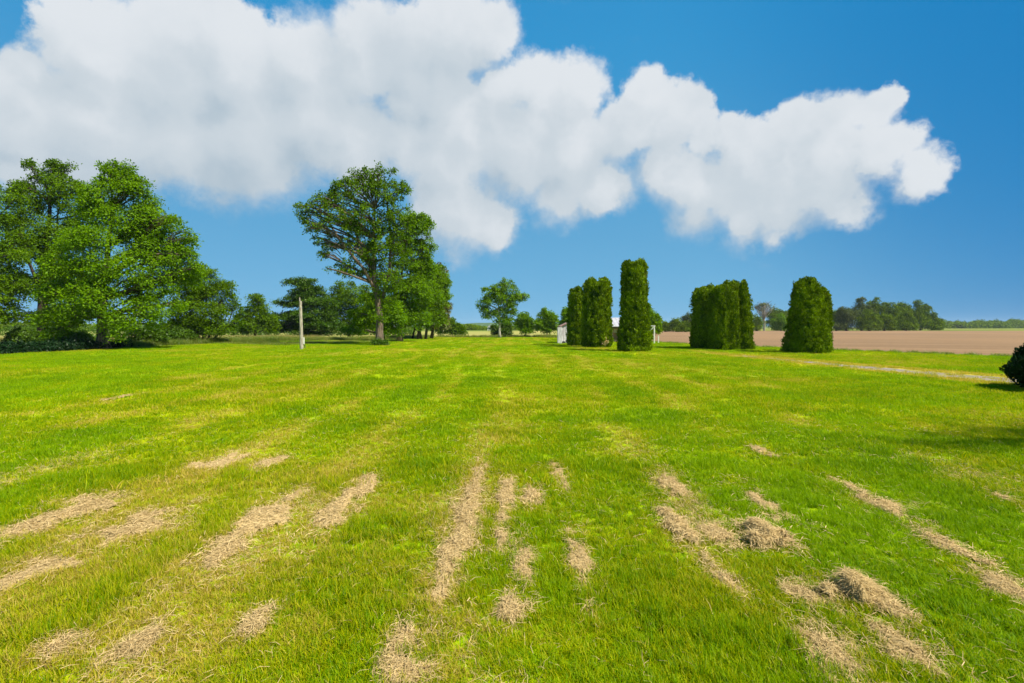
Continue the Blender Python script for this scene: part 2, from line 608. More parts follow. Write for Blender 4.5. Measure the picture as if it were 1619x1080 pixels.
# gravel drive with dry yellow verges, running away past the right-hand evergreens
drive = [(16.6, 8.5), (14.9, 14.2), (14.15, 19.0), (13.2, 25), (12.6, 28.5), (12.1, 32)]
hw = [0.92, 0.85, 0.62, 0.30, 0.14, 0.03]


def offset(line, w, seed, amp):
    r = np.random.default_rng(seed)
    out = []
    P = np.array(line, float)
    N = 46
    tt = np.linspace(0, len(P) - 1, N)
    for s in tt:
        i = min(int(s), len(P) - 2)
        q = P[i] + (P[i + 1] - P[i]) * (s - i)
        ww = w[i] + (w[i + 1] - w[i]) * (s - i)
        out.append((q[0] + ww + r.normal(0, amp), q[1]))
    return out


vw = [1.9, 1.8, 1.6, 1.3, 1.0, 0.5]
ribbon_sheet('drive_verge', offset(drive, [-w * 0.8 for w in vw], 5, 0.12), offset(drive, [w * 1.05 for w in vw], 6, 0.12), 0.004, M_VERGE)
ribbon_sheet('gravel_drive', offset(drive, [-w for w in hw], 7, 0.10), offset(drive, hw, 8, 0.10), 0.008, M_GRAVEL)


# low far ridge
def ridge(name, y0, x0, x1, h, seed, mat):
    r = np.random.default_rng(seed)
    n = 120
    xs = np.linspace(x0, x1, n)
    ph = r.uniform(0, 6, 6)
    V, Fc = [], []
    for i, x in enumerate(xs):
        e = math.sin(math.pi * i / (n - 1)) ** 0.5
        z = h * e * (0.75 + 0.12 * math.sin(x * 0.004 + ph[0]) + 0.08 * math.sin(x * 0.011 + ph[1]) + 0.05 * math.sin(x * 0.041 + ph[2]) + r.uniform(-.03, .03))
        V += [np.array([x, y0 - 160, -3]), np.array([x, y0, z]), np.array([x, y0 + 300, -3])]
    for i in range(n - 1):
        a, b = 3 * i, 3 * i + 3
        Fc += [(a, b, b + 1, a + 1), (a + 1, b + 1, b + 2, a + 2)]
    o = mesh_obj(name, V, Fc, mat, loc=(0, 0, 0), smooth=True)
    o['kind'] = 'structure'


def hill_col(M):
    n = M.noise(M.vec('MULTIPLY', pos(M), (1, 1, 3)), 0.05, 6, 0.7)
    return M.mix(M.smooth(n, 0.35, 0.65), (0.03, 0.07, 0.02), (0.08, 0.14, 0.04)), None


M_HILL = simple_mat('wooded_hill', hill_col, 1.0, spec=0.0)
ridge('hill', 1500, -1700, 900, 17, 3, M_HILL)

# ------------------------------------------------------------------ trees


def leaf_cloud(C, outward, n_each, s, thick, L, flat=0.8, jitter=0.6, aspect=0.55):
    """C spray centres, each with n_each leaves in a flattened pad of radius s"""
    N = len(C) * n_each
    c = np.repeat(C, n_each, axis=0)
    o = np.repeat(outward, n_each, axis=0)
    sc = np.repeat(rng.uniform(0.65, 1.35, len(C)), n_each)[:, None]
    nrm = unit(np.repeat(unit(np.array([0, 0, 1.0]) * flat + outward * 0.55 + rng.normal(0, 0.25, C.shape)), n_each, axis=0))
    a = unit(np.cross(nrm, rng.normal(0, 1, (N, 3))))
    rad = np.sqrt(rng.uniform(0, 1, N))[:, None] * s * sc
    P = c + a * rad + nrm * rng.normal(0, thick, (N, 1)) * sc
    P[:, 2] -= (rad[:, 0] ** 2) / s * 0.18             # pads droop at their rims
    ax = unit(a * 0.7 + rng.normal(0, 0.6, (N, 3)) + np.array([0, 0, -0.15]))
    ln = unit(nrm + rng.normal(0, jitter, (N, 3)))
    wv = unit(np.cross(ax, ln))
    l = (L * rng.uniform(0.6, 1.35, N))[:, None]
    w = l * aspect
    V = np.empty((N, 4, 3))
    V[:, 0] = P
    V[:, 1] = P + ax * l * 0.45 + wv * w * 0.5
    V[:, 2] = P + ax * l
    V[:, 3] = P + ax * l * 0.45 - wv * w * 0.5
    V[:, :, 2] = np.maximum(V[:, :, 2], 0.03)
    tint = np.clip(np.repeat(rng.uniform(0.15, 0.85, len(C)), n_each) * 0.6 + rng.uniform(0, 1, N) * 0.4, 0, 1)
    return V.reshape(-1, 3), tint


def bend(a, b, sag, n=5, wob=0.0):
    a, b = np.array(a, float), np.array(b, float)
    L = np.linalg.norm(b - a)
    out = []
    off = rng.normal(0, wob * L, 3)
    for i in range(n):
        t = i / (n - 1)
        p = a + (b - a) * t
        p = p + off * math.sin(math.pi * t)
        p[2] += sag * L * math.sin(math.pi * t)
        out.append(p)
    return out


def tree(name, label, cat, group, D, trunk, tr, lobes, leafmat, barkmat, L=0.17, n=30000, s=0.6, thick=0.10,
         flat=0.8, k=1.0, depth=0.9, jitter=0.6, twigs=True, stems=None, limb=0.35, shell=2.2, rag=0.86):
    """trunk: polyline in photo pixels at distance D, lobes: (column, row, half width, half height[, metres nearer])"""
    base = wp(trunk[0][0], HY + EYE * F / D, D)
    base[2] = 0
    root = empty(name, base)
    tag(root, label, cat, group)
    path = [wp(x, y, D) for x, y in trunk]
    path[0] = base.copy()
    V, Fc = [], []
    m = len(path)
    dens = []
    for i in range(m - 1):
        for t in np.linspace(0, 1, 4)[:-1] if i < m - 2 else np.linspace(0, 1, 4):
            dens.append(path[i] + (path[i + 1] - path[i]) * t + (rng.normal(0, tr * 0.12, 3) if i or t else 0))
    nn = len(dens)
    rad = [tr * (1 - 0.75 * (i / (nn - 1))) for i in range(nn)]
    rad[0] = tr * 1.45
    dens[0][2] -= 0.1
    tube(V, Fc, dens, rad, 10)
    for st in stems or []:
        sp = [wp(x, y, D + (st[0] if i else 0)) for i, (x, y) in enumerate(st[2])]
        sp[0][2] = max(0.0, sp[0][2])
        tube(V, Fc, sp, [st[1] * (1 - 0.6 * i / (len(sp) - 1)) for i in range(len(sp))], 8)
    mesh_obj('trunk', V, Fc, barkmat, root, smooth=True)
    # sprays
    cs, outs = [], []
    BV, BF = [], []
    zc = np.array([p[2] for p in dens])
    px2m = D / F
    if rag > 0:
        more = []
        for l in lobes:
            for _ in range(3):
                an = rng.uniform(-0.4, math.pi + 0.4)
                f = rng.uniform(0.30, 0.5)
                more.append((l[0] + math.cos(an) * l[2] * rag, l[1] - math.sin(an) * l[3] * rag, l[2] * f, l[3] * f * 0.8))
        lobes = [(l[0], l[1], l[2] * 0.93, l[3] * 0.93) + tuple(l[4:]) for l in lobes] + more
    tot = sum(l[2] * l[3] for l in lobes)
    n_each = max(8, int(44 * k))
    n_spray = n // n_each
    mid = np.array([np.mean([l[0] for l in lobes]), 0])
    for lo in lobes:
        nearer = lo[4] if len(lo) > 4 else rng.uniform(-0.4, 0.4) * lo[2] * px2m
        c = wp(lo[0], lo[1], D)
        c[1] -= nearer
        R = np.array([lo[2] * px2m, (lo[2] + lo[3]) / 2 * px2m * depth, lo[3] * px2m])
        q = max(3, int(n_spray * lo[2] * lo[3] / tot))
        u = unit(rng.normal(0, 1, (q, 3)))
        r = rng.uniform(0.05, 1, (q, 1)) ** (1 / shell)
        pts = c + u * r * np.maximum(R - s * 0.45, R * 0.55)
        pts[:, 2] = np.maximum(pts[:, 2], 0.15)
        cs.append(pts)
        o = unit(u + 0.4 * unit(pts - np.array([base[0], base[1], c[2]])))
        outs.append(o)
        # a limb from the trunk to the lobe
        want = c[2] - limb * abs(R[2]) - 0.35 * abs(c[0] - base[0])
        j = int(np.argmin(np.abs(zc - max(want, zc[0] + 0.35 * (zc[-1] - zc[0]) * 0.6))))
        lr = min(rad[j] * 0.8, 0.018 * np.linalg.norm(c - dens[j]) + 0.03)
        if lo[2] * lo[3] > 0.25 * tot / len(lobes):
            LV, LF = [], []
            tube(LV, LF, bend(dens[j], c, 0.05, 6, 0.06), [lr * (1 - 0.7 * i / 5) for i in range(6)], 6)
            mesh_obj('limb', LV, LF, barkmat, root, smooth=True)
        if twigs:
            for pt in pts[:: max(1, int(q / 26))]:
                mid_ = dens[j] + (c - dens[j]) * rng.uniform(0.55, 1.0)
                tube(BV, BF, bend(mid_, pt, 0.08, 4, 0.08), [lr * 0.34, lr * 0.24, lr * 0.16, lr * 0.07], 4, cap=False)
    if BV:
        mesh_obj('twigs', BV, BF, barkmat, root, smooth=True)['kind'] = 'stuff'
    cs, outs = np.concatenate(cs), np.concatenate(outs)
    VV, tint = leaf_cloud(cs, outs, n_each, s, thick, L, flat, jitter)
    quad_obj('crown', VV, tint, leafmat, root)
    return root


# --- big trees at the left edge
tree('broadleaf_tree', 'tall dark leafy tree cut by the left edge of the photo', 'tree', 'big trees at the left', 42,
     [(-34, 545), (-30, 450), (-20, 360)], 0.33,
     [(-20, 330, 52, 46), (-50, 400, 60, 55), (5, 390, 36, 50), (-20, 470, 60, 40), (12, 450, 32, 28), (-60, 290, 40, 40), (0, 500, 30, 16)],
     M_LEAF_MID, M_BARK_DARK, n=36000, s=0.5, L=0.19)
tree('broadleaf_tree', 'tall airy dark-limbed tree second from the left edge, behind the bright tree', 'tree', 'big trees at the left', 47,
     [(68, 545), (66, 480), (72, 400), (80, 320)], 0.48,
     [(72, 275, 24, 24), (100, 300, 34, 30), (55, 320, 34, 36), (40, 390, 38, 34), (84, 372, 42, 40), (128, 340, 30, 40), (62, 450, 48, 36),
      (108, 430, 42, 40), (40, 500, 30, 14), (86, 505, 34, 22), (130, 480, 30, 40), (22, 350, 24, 24), (20, 300, 18, 14), (50, 262, 14, 8), (96, 262, 18, 8)],
     M_LEAF_MID, M_BARK_DARK, n=66000, s=0.42, k=.65, L=0.18, shell=2.0,
     stems=[(-1.5, 0.16, [(68, 470), (48, 420), (34, 370)]), (1.0, 0.15, [(66, 440), (88, 390), (92, 330)])])
tree('broadleaf_tree', 'largest bright green tree with drooping layered boughs and sunlit trunk at left', 'tree', 'big trees at the left', 37,
     [(163, 552), (161, 500), (168, 420), (178, 330)], 0.40,
     [(182, 275, 22, 18, 0.3), (196, 295, 34, 24, 0), (216, 320, 34, 28, -0.6), (165, 310, 30, 26, 0.8), (188, 350, 56, 30, 0.5), (245, 355, 34, 30, -0.8),
      (288, 376, 16, 13, -1.0), (266, 395, 34, 30, -0.6), (228, 385, 36, 30, -0.5), (215, 355, 34, 26, -0.6), (175, 385, 52, 26, 2.2), (140, 425, 44, 26, 2.0), (200, 425, 50, 34, 1.6), (255, 440, 46, 34, 0.2),
      (292, 430, 22, 34, -0.8), (120, 465, 38, 24, 1.6), (180, 470, 56, 34, 2.0), (245, 490, 40, 32, 0.8), (108, 500, 30, 20, 1.4), (145, 500, 34, 18, 1.8), (210, 508, 36, 20, 1.6),
      (125, 390, 26, 20, 0.8), (185, 262, 26, 6, 0), (215, 285, 26, 8, -0.3), (108, 524, 20, 8, 1.4), (205, 528, 20, 9, 1.5)],
     M_LEAF_BRIGHT, M_BARK, n=88000, s=0.46, k=0.65, thick=0.10, flat=0.85, jitter=0.6, L=0.16, rag=0.92)
tree('broadleaf_tree', 'rounded dark multi-stemmed small tree right of the bright layered tree', 'tree', 'trees along the left boundary', 50,
     [(322, 543), (324, 500), (328, 455)], 0.16,
     [(322, 450, 34, 26), (290, 470, 28, 36), (355, 478, 24, 36), (325, 490, 42, 34), (300, 515, 36, 22), (350, 515, 30, 22), (280, 510, 22, 22), (318, 430, 14, 8)],
     M_LEAF_MID, M_BARK_DARK, n=38000, s=0.5, L=0.17, shell=3.0,
     stems=[(0.5, 0.10, [(318, 543), (305, 505), (292, 470)]), (-0.5, 0.10, [(326, 543), (342, 505), (352, 470)]), (0, 0.09, [(315, 543), (285, 515), (275, 495)]), (0, 0.09, [(330, 543), (360, 515), (368, 490)])])
tree('broadleaf_tree', 'small round tree left of the dark pine, behind the utility pole', 'tree', 'trees along the left boundary', 66,
     [(403, 537), (404, 510), (406, 485)], 0.16,
     [(405, 482, 18, 16), (392, 500, 16, 18), (420, 500, 14, 18), (404, 512, 22, 16), (388, 520, 10, 10), (428, 518, 8, 10)],
     M_LEAF_MID, M_BARK_DARK, n=14000, s=0.55, L=0.22)
tree('conifer_tree', 'broad dark pine with flat layered boughs behind the pole', 'tree', 'trees along the left boundary', 70,
     [(482, 535), (481, 490), (479, 445)], 0.22,
     [(476, 444, 22, 11), (478, 462, 36, 12), (500, 475, 32, 11), (460, 480, 26, 10), (455, 500, 26, 12), (490, 495, 38, 16), (505, 512, 30, 14), (470, 512, 38, 16), (485, 478, 30, 14), (490, 458, 22, 14), (446, 518, 14, 10), (520, 490, 12, 16), (492, 527, 32, 6)],
     M_LEAF_BLUE, M_BARK_DARK, n=52000, s=0.7, thick=0.09, flat=1.6, jitter=0.45, L=0.22)
tree('broadleaf_tree', 'lighter green rounded tree between dark pine and tall open tree', 'tree', 'trees along the left boundary', 76,
     [(552, 534), (552, 500), (552, 470)], 0.2,
     [(532, 460, 20, 14), (560, 468, 28, 22), (530, 488, 26, 24), (575, 490, 28, 24), (550, 508, 36, 20), (590, 510, 20, 16), (525, 512, 16, 14), (600, 475, 20, 24)],
     M_LEAF_MID, M_BARK_DARK, n=30000, s=0.7, L=0.23)
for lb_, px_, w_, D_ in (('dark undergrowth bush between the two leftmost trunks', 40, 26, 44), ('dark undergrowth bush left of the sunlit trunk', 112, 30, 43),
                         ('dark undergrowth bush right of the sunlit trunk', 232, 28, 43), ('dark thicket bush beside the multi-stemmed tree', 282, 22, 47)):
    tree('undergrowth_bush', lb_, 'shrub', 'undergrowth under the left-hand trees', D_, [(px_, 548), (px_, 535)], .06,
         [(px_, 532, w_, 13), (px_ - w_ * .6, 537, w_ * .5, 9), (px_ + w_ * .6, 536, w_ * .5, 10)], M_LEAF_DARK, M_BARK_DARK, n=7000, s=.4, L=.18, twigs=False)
# --- the central left group
tree('broadleaf_tree', 'tallest open-crowned tree with forked trunk leaning boughs to the left', 'tree', 'tall trees left of centre', 44.6,
     [(600, 546), (600, 510), (597, 470), (592, 440), (590, 400), (592, 330)], 0.36,
     [(592, 285, 30, 20), (575, 300, 28, 22), (545, 310, 28, 20), (618, 312, 26, 22), (512, 318, 20, 10), (490, 326, 22, 10), (482, 345, 14, 12), (500, 360, 24, 12),
      (540, 345, 34, 22), (585, 345, 34, 26), (625, 345, 22, 26), (520, 385, 22, 16), (508, 402, 8, 10), (560, 385, 32, 22), (600, 395, 34, 32), (540, 422, 24, 10), (556, 432, 22, 8),
      (585, 430, 26, 16), (640, 300, 12, 10), (566, 275, 14, 8), (600, 270, 20, 7), (548, 290, 10, 8), (525, 300, 14, 8), (628, 378, 20, 22), (610, 440, 22, 20), (596, 462, 16, 16), (575, 405, 18, 16), (612, 478, 16, 14), (600, 500, 12, 14), (582, 470, 12, 12), (624, 455, 12, 12), (560, 365, 20, 16)],
     M_LEAF_MID, M_BARK, n=33000, s=0.22, thick=0.12, flat=0.4, k=0.5, jitter=0.8, L=0.18, shell=2.2, rag=1.0,
     stems=[(0.3, 0.20, [(598, 500), (608, 462), (616, 430), (618, 380), (612, 320)]), (-0.3, 0.17, [(596, 465), (575, 425), (545, 390), (515, 345)]), (0.0, 0.13, [(592, 440), (566, 380), (552, 330)])])
tree('broadleaf_tree', 'leafy low boughs tree with bright foliage just behind the forked trunk', 'tree', 'tall trees left of centre', 49,
     [(607, 543), (606, 510), (605, 480)], 0.13,
     [(600, 500, 26, 18), (572, 505, 22, 18), (625, 498, 20, 22), (590, 478, 22, 16), (560, 520, 18, 10), (612, 520, 22, 12)],
     M_LEAF_BRIGHT, M_BARK, n=22000, s=0.5, L=0.19)
tree('broadleaf_tree', 'slender pale-stemmed tree right of the tallest tree, leaning crown', 'tree', 'tall trees left of centre', 55,
     [(632, 541), (632, 505), (634, 460), (637, 400)], 0.30,
     [(652, 345, 20, 10), (665, 362, 20, 16), (640, 375, 26, 22), (672, 390, 16, 20), (645, 410, 32, 26), (672, 425, 20, 22), (640, 450, 30, 24), (668, 462, 24, 22), (645, 490, 30, 22),
      (665, 500, 22, 20), (625, 480, 18, 22), (640, 348, 16, 8), (672, 345, 8, 8)],
     M_LEAF_BRIGHT, M_BARK, n=42000, s=0.5, L=0.19, thick=0.1, flat=0.6, shell=2.4,
     stems=[(0.4, 0.15, [(633, 500), (648, 450), (652, 390)]), (0.0, 0.13, [(632, 480), (620, 440), (622, 400)])])
tree('broadleaf_tree', 'mid-height tree with twin dark trunks right of the pale-stemmed tree', 'tree', 'tall trees left of centre', 66,
     [(663, 537), (664, 505), (667, 470)], 0.30,
     [(672, 425, 18, 24), (664, 455, 26, 24), (684, 450, 18, 26), (655, 485, 26, 20), (682, 485, 24, 22), (662, 508, 26, 14), (684, 505, 18, 12)],
     M_LEAF_MID, M_BARK_DARK, n=26000, s=0.6, L=0.23, stems=[(0.8, 0.2, [(673, 537), (676, 505), (680, 470)])])
tree('conifer_tree', 'feathery brownish conifer at right end of the tall left tree group', 'tree', 'tall trees left of centre', 70,
     [(682, 536), (688, 500), (697, 440)], 0.2,
     [(700, 440, 8, 14), (698, 462, 13, 16), (692, 485, 18, 18), (688, 508, 20, 16), (702, 505, 12, 18), (695, 425, 5, 8)],
     M_LEAF_BROWN, M_BARK_DARK, n=22000, s=0.5, L=0.2, thick=0.12)
tree('broadleaf_tree', 'yellow-green fringe tree in front of brownish conifer, edge of group', 'tree', 'tall trees left of centre', 68,
     [(652, 536), (660, 500), (690, 460)], 0.12,
     [(700, 448, 12, 20), (706, 470, 7, 16), (694, 430, 8, 12), (680, 470, 14, 18)],
     M_LEAF_BRIGHT, M_BARK_DARK, n=9000, s=0.45, L=0.2)
tree('shrub', 'dark ivy clump hugging foot of the forked tree trunk', 'shrub', None, 43.9,
     [(600, 547), (600, 542)], 0.05, [(599, 541, 9, 7), (606, 543, 7, 5)], M_LEAF_BLUE, M_BARK_DARK, n=3500, s=0.25, L=0.10, twigs=False)
tree('shrub', 'low leafy bush trailing right of the brown conifer by the meadow', 'shrub', None, 92,
     [(715, 531), (715, 520)], 0.08, [(708, 515, 12, 14), (720, 521, 12, 9), (731, 525, 8, 5), (700, 520, 14, 10)], M_LEAF_MID, M_BARK_DARK, n=9000, s=0.6, L=0.3, twigs=False)
# --- lone trees in the middle
tree('broadleaf_tree', 'lone wide-crowned tree standing at the far lawn edge in the centre', 'tree', None, 76,
     [(790, 534), (790, 512), (788, 490), (789, 465)], 0.20,
     [(798, 452, 16, 10), (782, 460, 16, 12), (770, 474, 12, 12), (766, 490, 11, 12), (790, 472, 18, 12), (815, 468, 16, 9), (826, 470, 8, 7), (808, 480, 14, 10), (795, 492, 14, 12), (812, 492, 9, 8),
      (772, 500, 8, 6), (800, 506, 11, 6), (790, 505, 7, 8)],
     M_LEAF_BRIGHT, M_BARK_PALE, n=19000, s=0.38, k=.6, L=0.21, shell=2.2, rag=.95)
tree('shrub', 'dark round bush at foot of the lone centre tree, right side', 'shrub', None, 84,
     [(803, 531), (803, 522)], 0.06, [(803, 521, 9, 10), (800, 512, 6, 8)], M_LEAF_DARK, M_BARK_DARK, n=5000, s=0.5, L=0.25, twigs=False)
tree('shrub', 'dark bush at foot of the lone centre tree, left side', 'shrub', None, 86,
     [(784, 531), (784, 522)], 0.06, [(783, 523, 7, 8), (791, 527, 12, 4)], M_LEAF_DARK, M_BARK_DARK, n=4000, s=0.5, L=0.25, twigs=False)
tree('broadleaf_tree', 'small bushy young tree immediately right of the lone wide-crowned tree', 'tree', 'two bushy young trees in the centre', 80,
     [(830, 533), (830, 515)], 0.10, [(830, 504, 11, 9), (826, 514, 12, 11), (836, 515, 9, 11), (830, 522, 12, 7)], M_LEAF_BRIGHT, M_BARK_DARK, n=10000, s=0.45, L=0.22)
tree('broadleaf_tree', 'taller bushy young tree beside the little white shed', 'tree', 'two bushy young trees in the centre', 80,
     [(865, 533), (865, 512)], 0.10, [(866, 497, 14, 10), (858, 508, 12, 12), (874, 508, 11, 12), (866, 518, 15, 11), (852, 518, 5, 4)], M_LEAF_BRIGHT, M_BARK_DARK, n=13000, s=0.45, L=0.22)
tree('broadleaf_tree', 'light green tree peeking above the white shed roof', 'tree', None, 60,
     [(900, 538), (900, 512)], 0.12, [(900, 508, 12, 18), (896, 498, 6, 10)], M_LEAF_BRIGHT, M_BARK_DARK, n=9000, s=0.4, L=0.2)
tree('broadleaf_tree', 'light green tree showing right of the tallest evergreen column', 'tree', None, 60,
     [(1026, 538), (1026, 512)], 0.14, [(1024, 500, 16, 18), (1036, 515, 10, 14), (1030, 520, 14, 10), (1018, 488, 8, 8)], M_LEAF_BRIGHT, M_BARK_DARK, n=12000, s=0.4, L=0.2)


# --- arborvitae columns
def evergreen(name, label, group, cols, mat, L=0.10, ncl=1000, cat='evergreen', clump=0.17, per=28, D=None):
    """cols: (column, top row, half width px, base distance, [bottom swell])"""
    D0 = cols[0][3]
    base = np.array([(cols[0][0] - CX) / F * D0, D0, 0])
    root = empty(name, base)
    tag(root, label, cat, group)
    prof_t = np.array([0, 0.05, 0.14, 0.3, 0.55, 0.75, 0.88, 0.95, 0.985, 1.0])
    V, Fc = [], []
    area = []
    cl, out = [], []
    CV, CF = [], []
    info = []
    for cidx, cdef in enumerate(cols):
        px, py, hw_, Dc = cdef[:4]
        swell = cdef[4] if len(cdef) > 4 else 1.12
        prof_r = np.array([0.90 * swell, 1.0 * swell, 1.0 + 0.6 * (swell - 1), 1.0, 0.93, 0.85, 0.76, 0.60, 0.36, 0.05])
        if len(cdef) > 5:
            prof_r = np.array(cdef[5])
        H = EYE + (HY - py) / F * Dc
        R = hw_ / F * Dc
        info.append((px, H, R, Dc, prof_r))
        area.append(H * R)
    for (px, H, R, Dc, prof_r), ar in zip(info, area):
        c0 = np.array([(px - CX) / F * Dc, Dc, 0])
        tube(V, Fc, [c0, c0 + [0, 0, H * 0.45], c0 + [0, 0, H * 0.9]], [min(0.09, R * 0.3), 0.06, 0.02], 7)
        ph = rng.uniform(0, 6.28, 4)
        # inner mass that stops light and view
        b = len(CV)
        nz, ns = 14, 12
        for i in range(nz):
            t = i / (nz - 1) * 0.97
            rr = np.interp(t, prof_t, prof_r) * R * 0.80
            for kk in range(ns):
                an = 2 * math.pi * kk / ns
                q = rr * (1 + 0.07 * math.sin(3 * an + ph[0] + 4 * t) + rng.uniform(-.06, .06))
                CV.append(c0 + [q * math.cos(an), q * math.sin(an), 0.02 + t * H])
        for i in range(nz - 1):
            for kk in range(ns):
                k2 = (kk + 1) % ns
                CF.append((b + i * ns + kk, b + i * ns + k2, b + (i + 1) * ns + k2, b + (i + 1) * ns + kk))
        q = int(ncl * ar / sum(area))
        t = rng.uniform(0, 1, q) ** 1.02
        rr = np.interp(t, prof_t, prof_r)
        keep = rng.uniform(0, 1, q) < (rr / 1.1 + 0.15)
        t, rr = t[keep], rr[keep]
        an = rng.uniform(0, 2 * math.pi, len(t))
        lump = 1 + 0.08 * np.sin(3 * an + ph[0] + 5 * t) + 0.07 * np.sin(5 * an + ph[1] - 9 * t) + np.clip(rng.normal(0, 0.10, len(t)), -.2, .16) * min(1.0, .85 / R)
        rad = rr * R * lump - clump * 0.35
        rad = np.maximum(rad, 0.02)
        P = np.stack([rad * np.cos(an), rad * np.sin(an), t * H * (1 - 0.02) + 0.04], 1) + c0
        o = np.stack([np.cos(an), np.sin(an), 0.35 + 1.6 * np.clip(t - 0.93, 0, 1) * 14], 1)
        cl.append(P)
        out.append(unit(o))
    mesh_obj('trunk', V, Fc, M_BARK_DARK, root, smooth=True)
    C, O = np.concatenate(cl), np.concatenate(out)
    N = len(C) * per
    c, o = np.repeat(C, per, 0), np.repeat(O, per, 0)
    cs = np.repeat(rng.uniform(0.7, 1.4, len(C)), per)[:, None] * clump
    # each clump: a dome of flat upward sprays
    u = unit(rng.normal(0, 1, (N, 3)) + o * 0.9)
    P = c + u * cs * rng.uniform(0.35, 1.0, (N, 1)) * np.array([1, 1, 1.25])
    ax = unit(u * 0.7 + np.array([0, 0, 0.9]) + rng.normal(0, 0.35, (N, 3)))
    ln = unit(u + o * 0.5 + rng.normal(0, 0.5, (N, 3)))
    wv = unit(np.cross(ax, ln))
    l = (L * 1.25 * rng.uniform(0.6, 1.3, N))[:, None]
    w = l * 0.62
    VV = np.empty((N, 4, 3))
    VV[:, 0] = P - ax * l * 0.4
    VV[:, 1] = P + ax * l * 0.15 + wv * w * 0.5
    VV[:, 2] = P + ax * l * 0.6
    VV[:, 3] = P + ax * l * 0.15 - wv * w * 0.5
    VV[:, :, 2] = np.maximum(VV[:, :, 2], 0.02)
    tint = np.clip(np.repeat(rng.uniform(0.0, 1.0, len(C)), per) * 0.6 + rng.uniform(0, 1, N) ** 1.3 * 0.45, 0, 1)
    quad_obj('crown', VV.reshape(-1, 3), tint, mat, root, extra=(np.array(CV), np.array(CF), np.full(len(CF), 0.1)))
    return root


G_AV = 'columnar evergreens across the lawn'
BLUNT = [1.0, 1.10, 1.10, 1.04, 1.0, .97, .94, .88, .62, .05]
evergreen('arborvitae', 'slim shorter twin-tipped evergreen behind left of the first wide column', G_AV, [(905.5, 457, 7, 44), (914, 454, 9, 43.5), (911, 462, 11, 43.6, 1.1, BLUNT)], M_THUJA, L=0.12, ncl=900)
evergreen('arborvitae', 'wide twin-topped evergreen column nearest the white shed', G_AV, [(934, 441, 11, 40, 1.15, BLUNT), (955, 440, 10, 40, 1.15, BLUNT), (944, 448, 18, 39.8, 1.14, BLUNT)], M_THUJA, L=0.115, ncl=1700)
evergreen('arborvitae', 'tallest evergreen column with notched double top in the middle', G_AV, [(994, 412, 10.5, 33.6, 1.25, [1.2, 1.35, 1.3, 1.15, 1.02, .97, .94, .88, .62, .05]), (1012, 411, 10, 33.6, 1.25, [1.25, 1.4, 1.35, 1.2, 1.02, .95, .92, .88, .62, .05]), (1003, 419, 15.5, 33.4, 1.2, [1.35, 1.5, 1.42, 1.2, 1.05, .98, .93, .85, .60, .05])], M_THUJA, L=0.10, ncl=2200)
evergreen('arborvitae', 'left evergreen of the four-column cluster beside the drive', G_AV, [(1102, 457, 8, 38.5), (1112, 456, 12, 37.5, 1.2, BLUNT), (1123, 452, 8, 38.5, 1.1, BLUNT)], M_THUJA, L=0.11, ncl=1200)
evergreen('arborvitae', 'front wide evergreen of the four-column cluster, peaked top', G_AV, [(1143, 452, 14, 35.8, 1.2, BLUNT), (1156, 464, 10, 35.6, 1.2, BLUNT), (1133, 458, 10, 36.2, 1.15, BLUNT)], M_THUJA, L=0.10, ncl=1700)
evergreen('arborvitae', 'rear evergreen rising behind the middle of the four-column cluster', G_AV, [(1153, 445, 11, 38, 1.1, BLUNT), (1163, 446, 8, 38.5, 1.1, BLUNT)], M_THUJA, L=0.11, ncl=900)
evergreen('arborvitae', 'narrow right-hand evergreen of the cluster with thin spire tip', G_AV, [(1176, 444, 6, 36.2, 1.3), (1178, 462, 9, 36, 1.3)], M_THUJA, L=0.10, ncl=700)
evergreen('arborvitae', 'broad tapering evergreen standing alone at right before the ploughed field', G_AV,
          [(1276, 441, 23, 31.6, 1.2, [1.20, 1.32, 1.28, 1.12, .96, .82, .70, .56, .36, .05]), (1266, 447, 12, 31.4, 1.1), (1285, 446, 11, 31.6, 1.1)], M_THUJA, L=0.10, ncl=2100)
evergreen('arborvitae', 'smaller evergreen tucked behind right of the lone tapering one', G_AV, [(1300, 458, 11, 33.5, 1.0)], M_THUJA, L=0.11, ncl=800)
tree('broadleaf_tree', 'open-crowned tree just outside the right edge whose dappled shade falls on the lawn', 'tree', None, 4.5,
     [(2967, 805), (2960, 400), (2900, 0), (2800, -200)], .16, [(2930, -270, 400, 300), (3200, -350, 400, 300), (3050, -60, 380, 160), (2900, -480, 300, 200)], M_LEAF_MID, M_BARK, n=5000, s=.5, L=.085, shell=1.4)
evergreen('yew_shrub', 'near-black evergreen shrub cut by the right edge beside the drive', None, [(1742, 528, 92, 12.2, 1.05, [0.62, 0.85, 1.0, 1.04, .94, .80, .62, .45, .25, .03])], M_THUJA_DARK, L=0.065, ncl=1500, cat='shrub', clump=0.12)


# --- woods
def wood_tree(label, group, px, by, top, hw_, mat, n=5000, name='woodland_tree', lobes=None):
    D = EYE * F / (by - HY)
    h = by - top
    L = 1.6 * D / 512
    lb = lobes or [(px, top + h * 0.28, hw_ * 0.62, h * 0.27), (px - hw_ * 0.42, top + h * 0.5, hw_ * 0.58, h * 0.28), (px + hw_ * 0.42, top + h * 0.48, hw_ * 0.58, h * 0.28),
                   (px, top + h * 0.74, hw_ * 1.05, h * 0.30)]
    return tree(name, label, 'tree', group, D, [(px, by), (px, top + h * 0.4)], 0.35, lb, mat, M_BARK_DARK, L=L * 0.62, n=n, s=L * 1.7, thick=L * 0.25, twigs=False, k=0.6, flat=0.6)


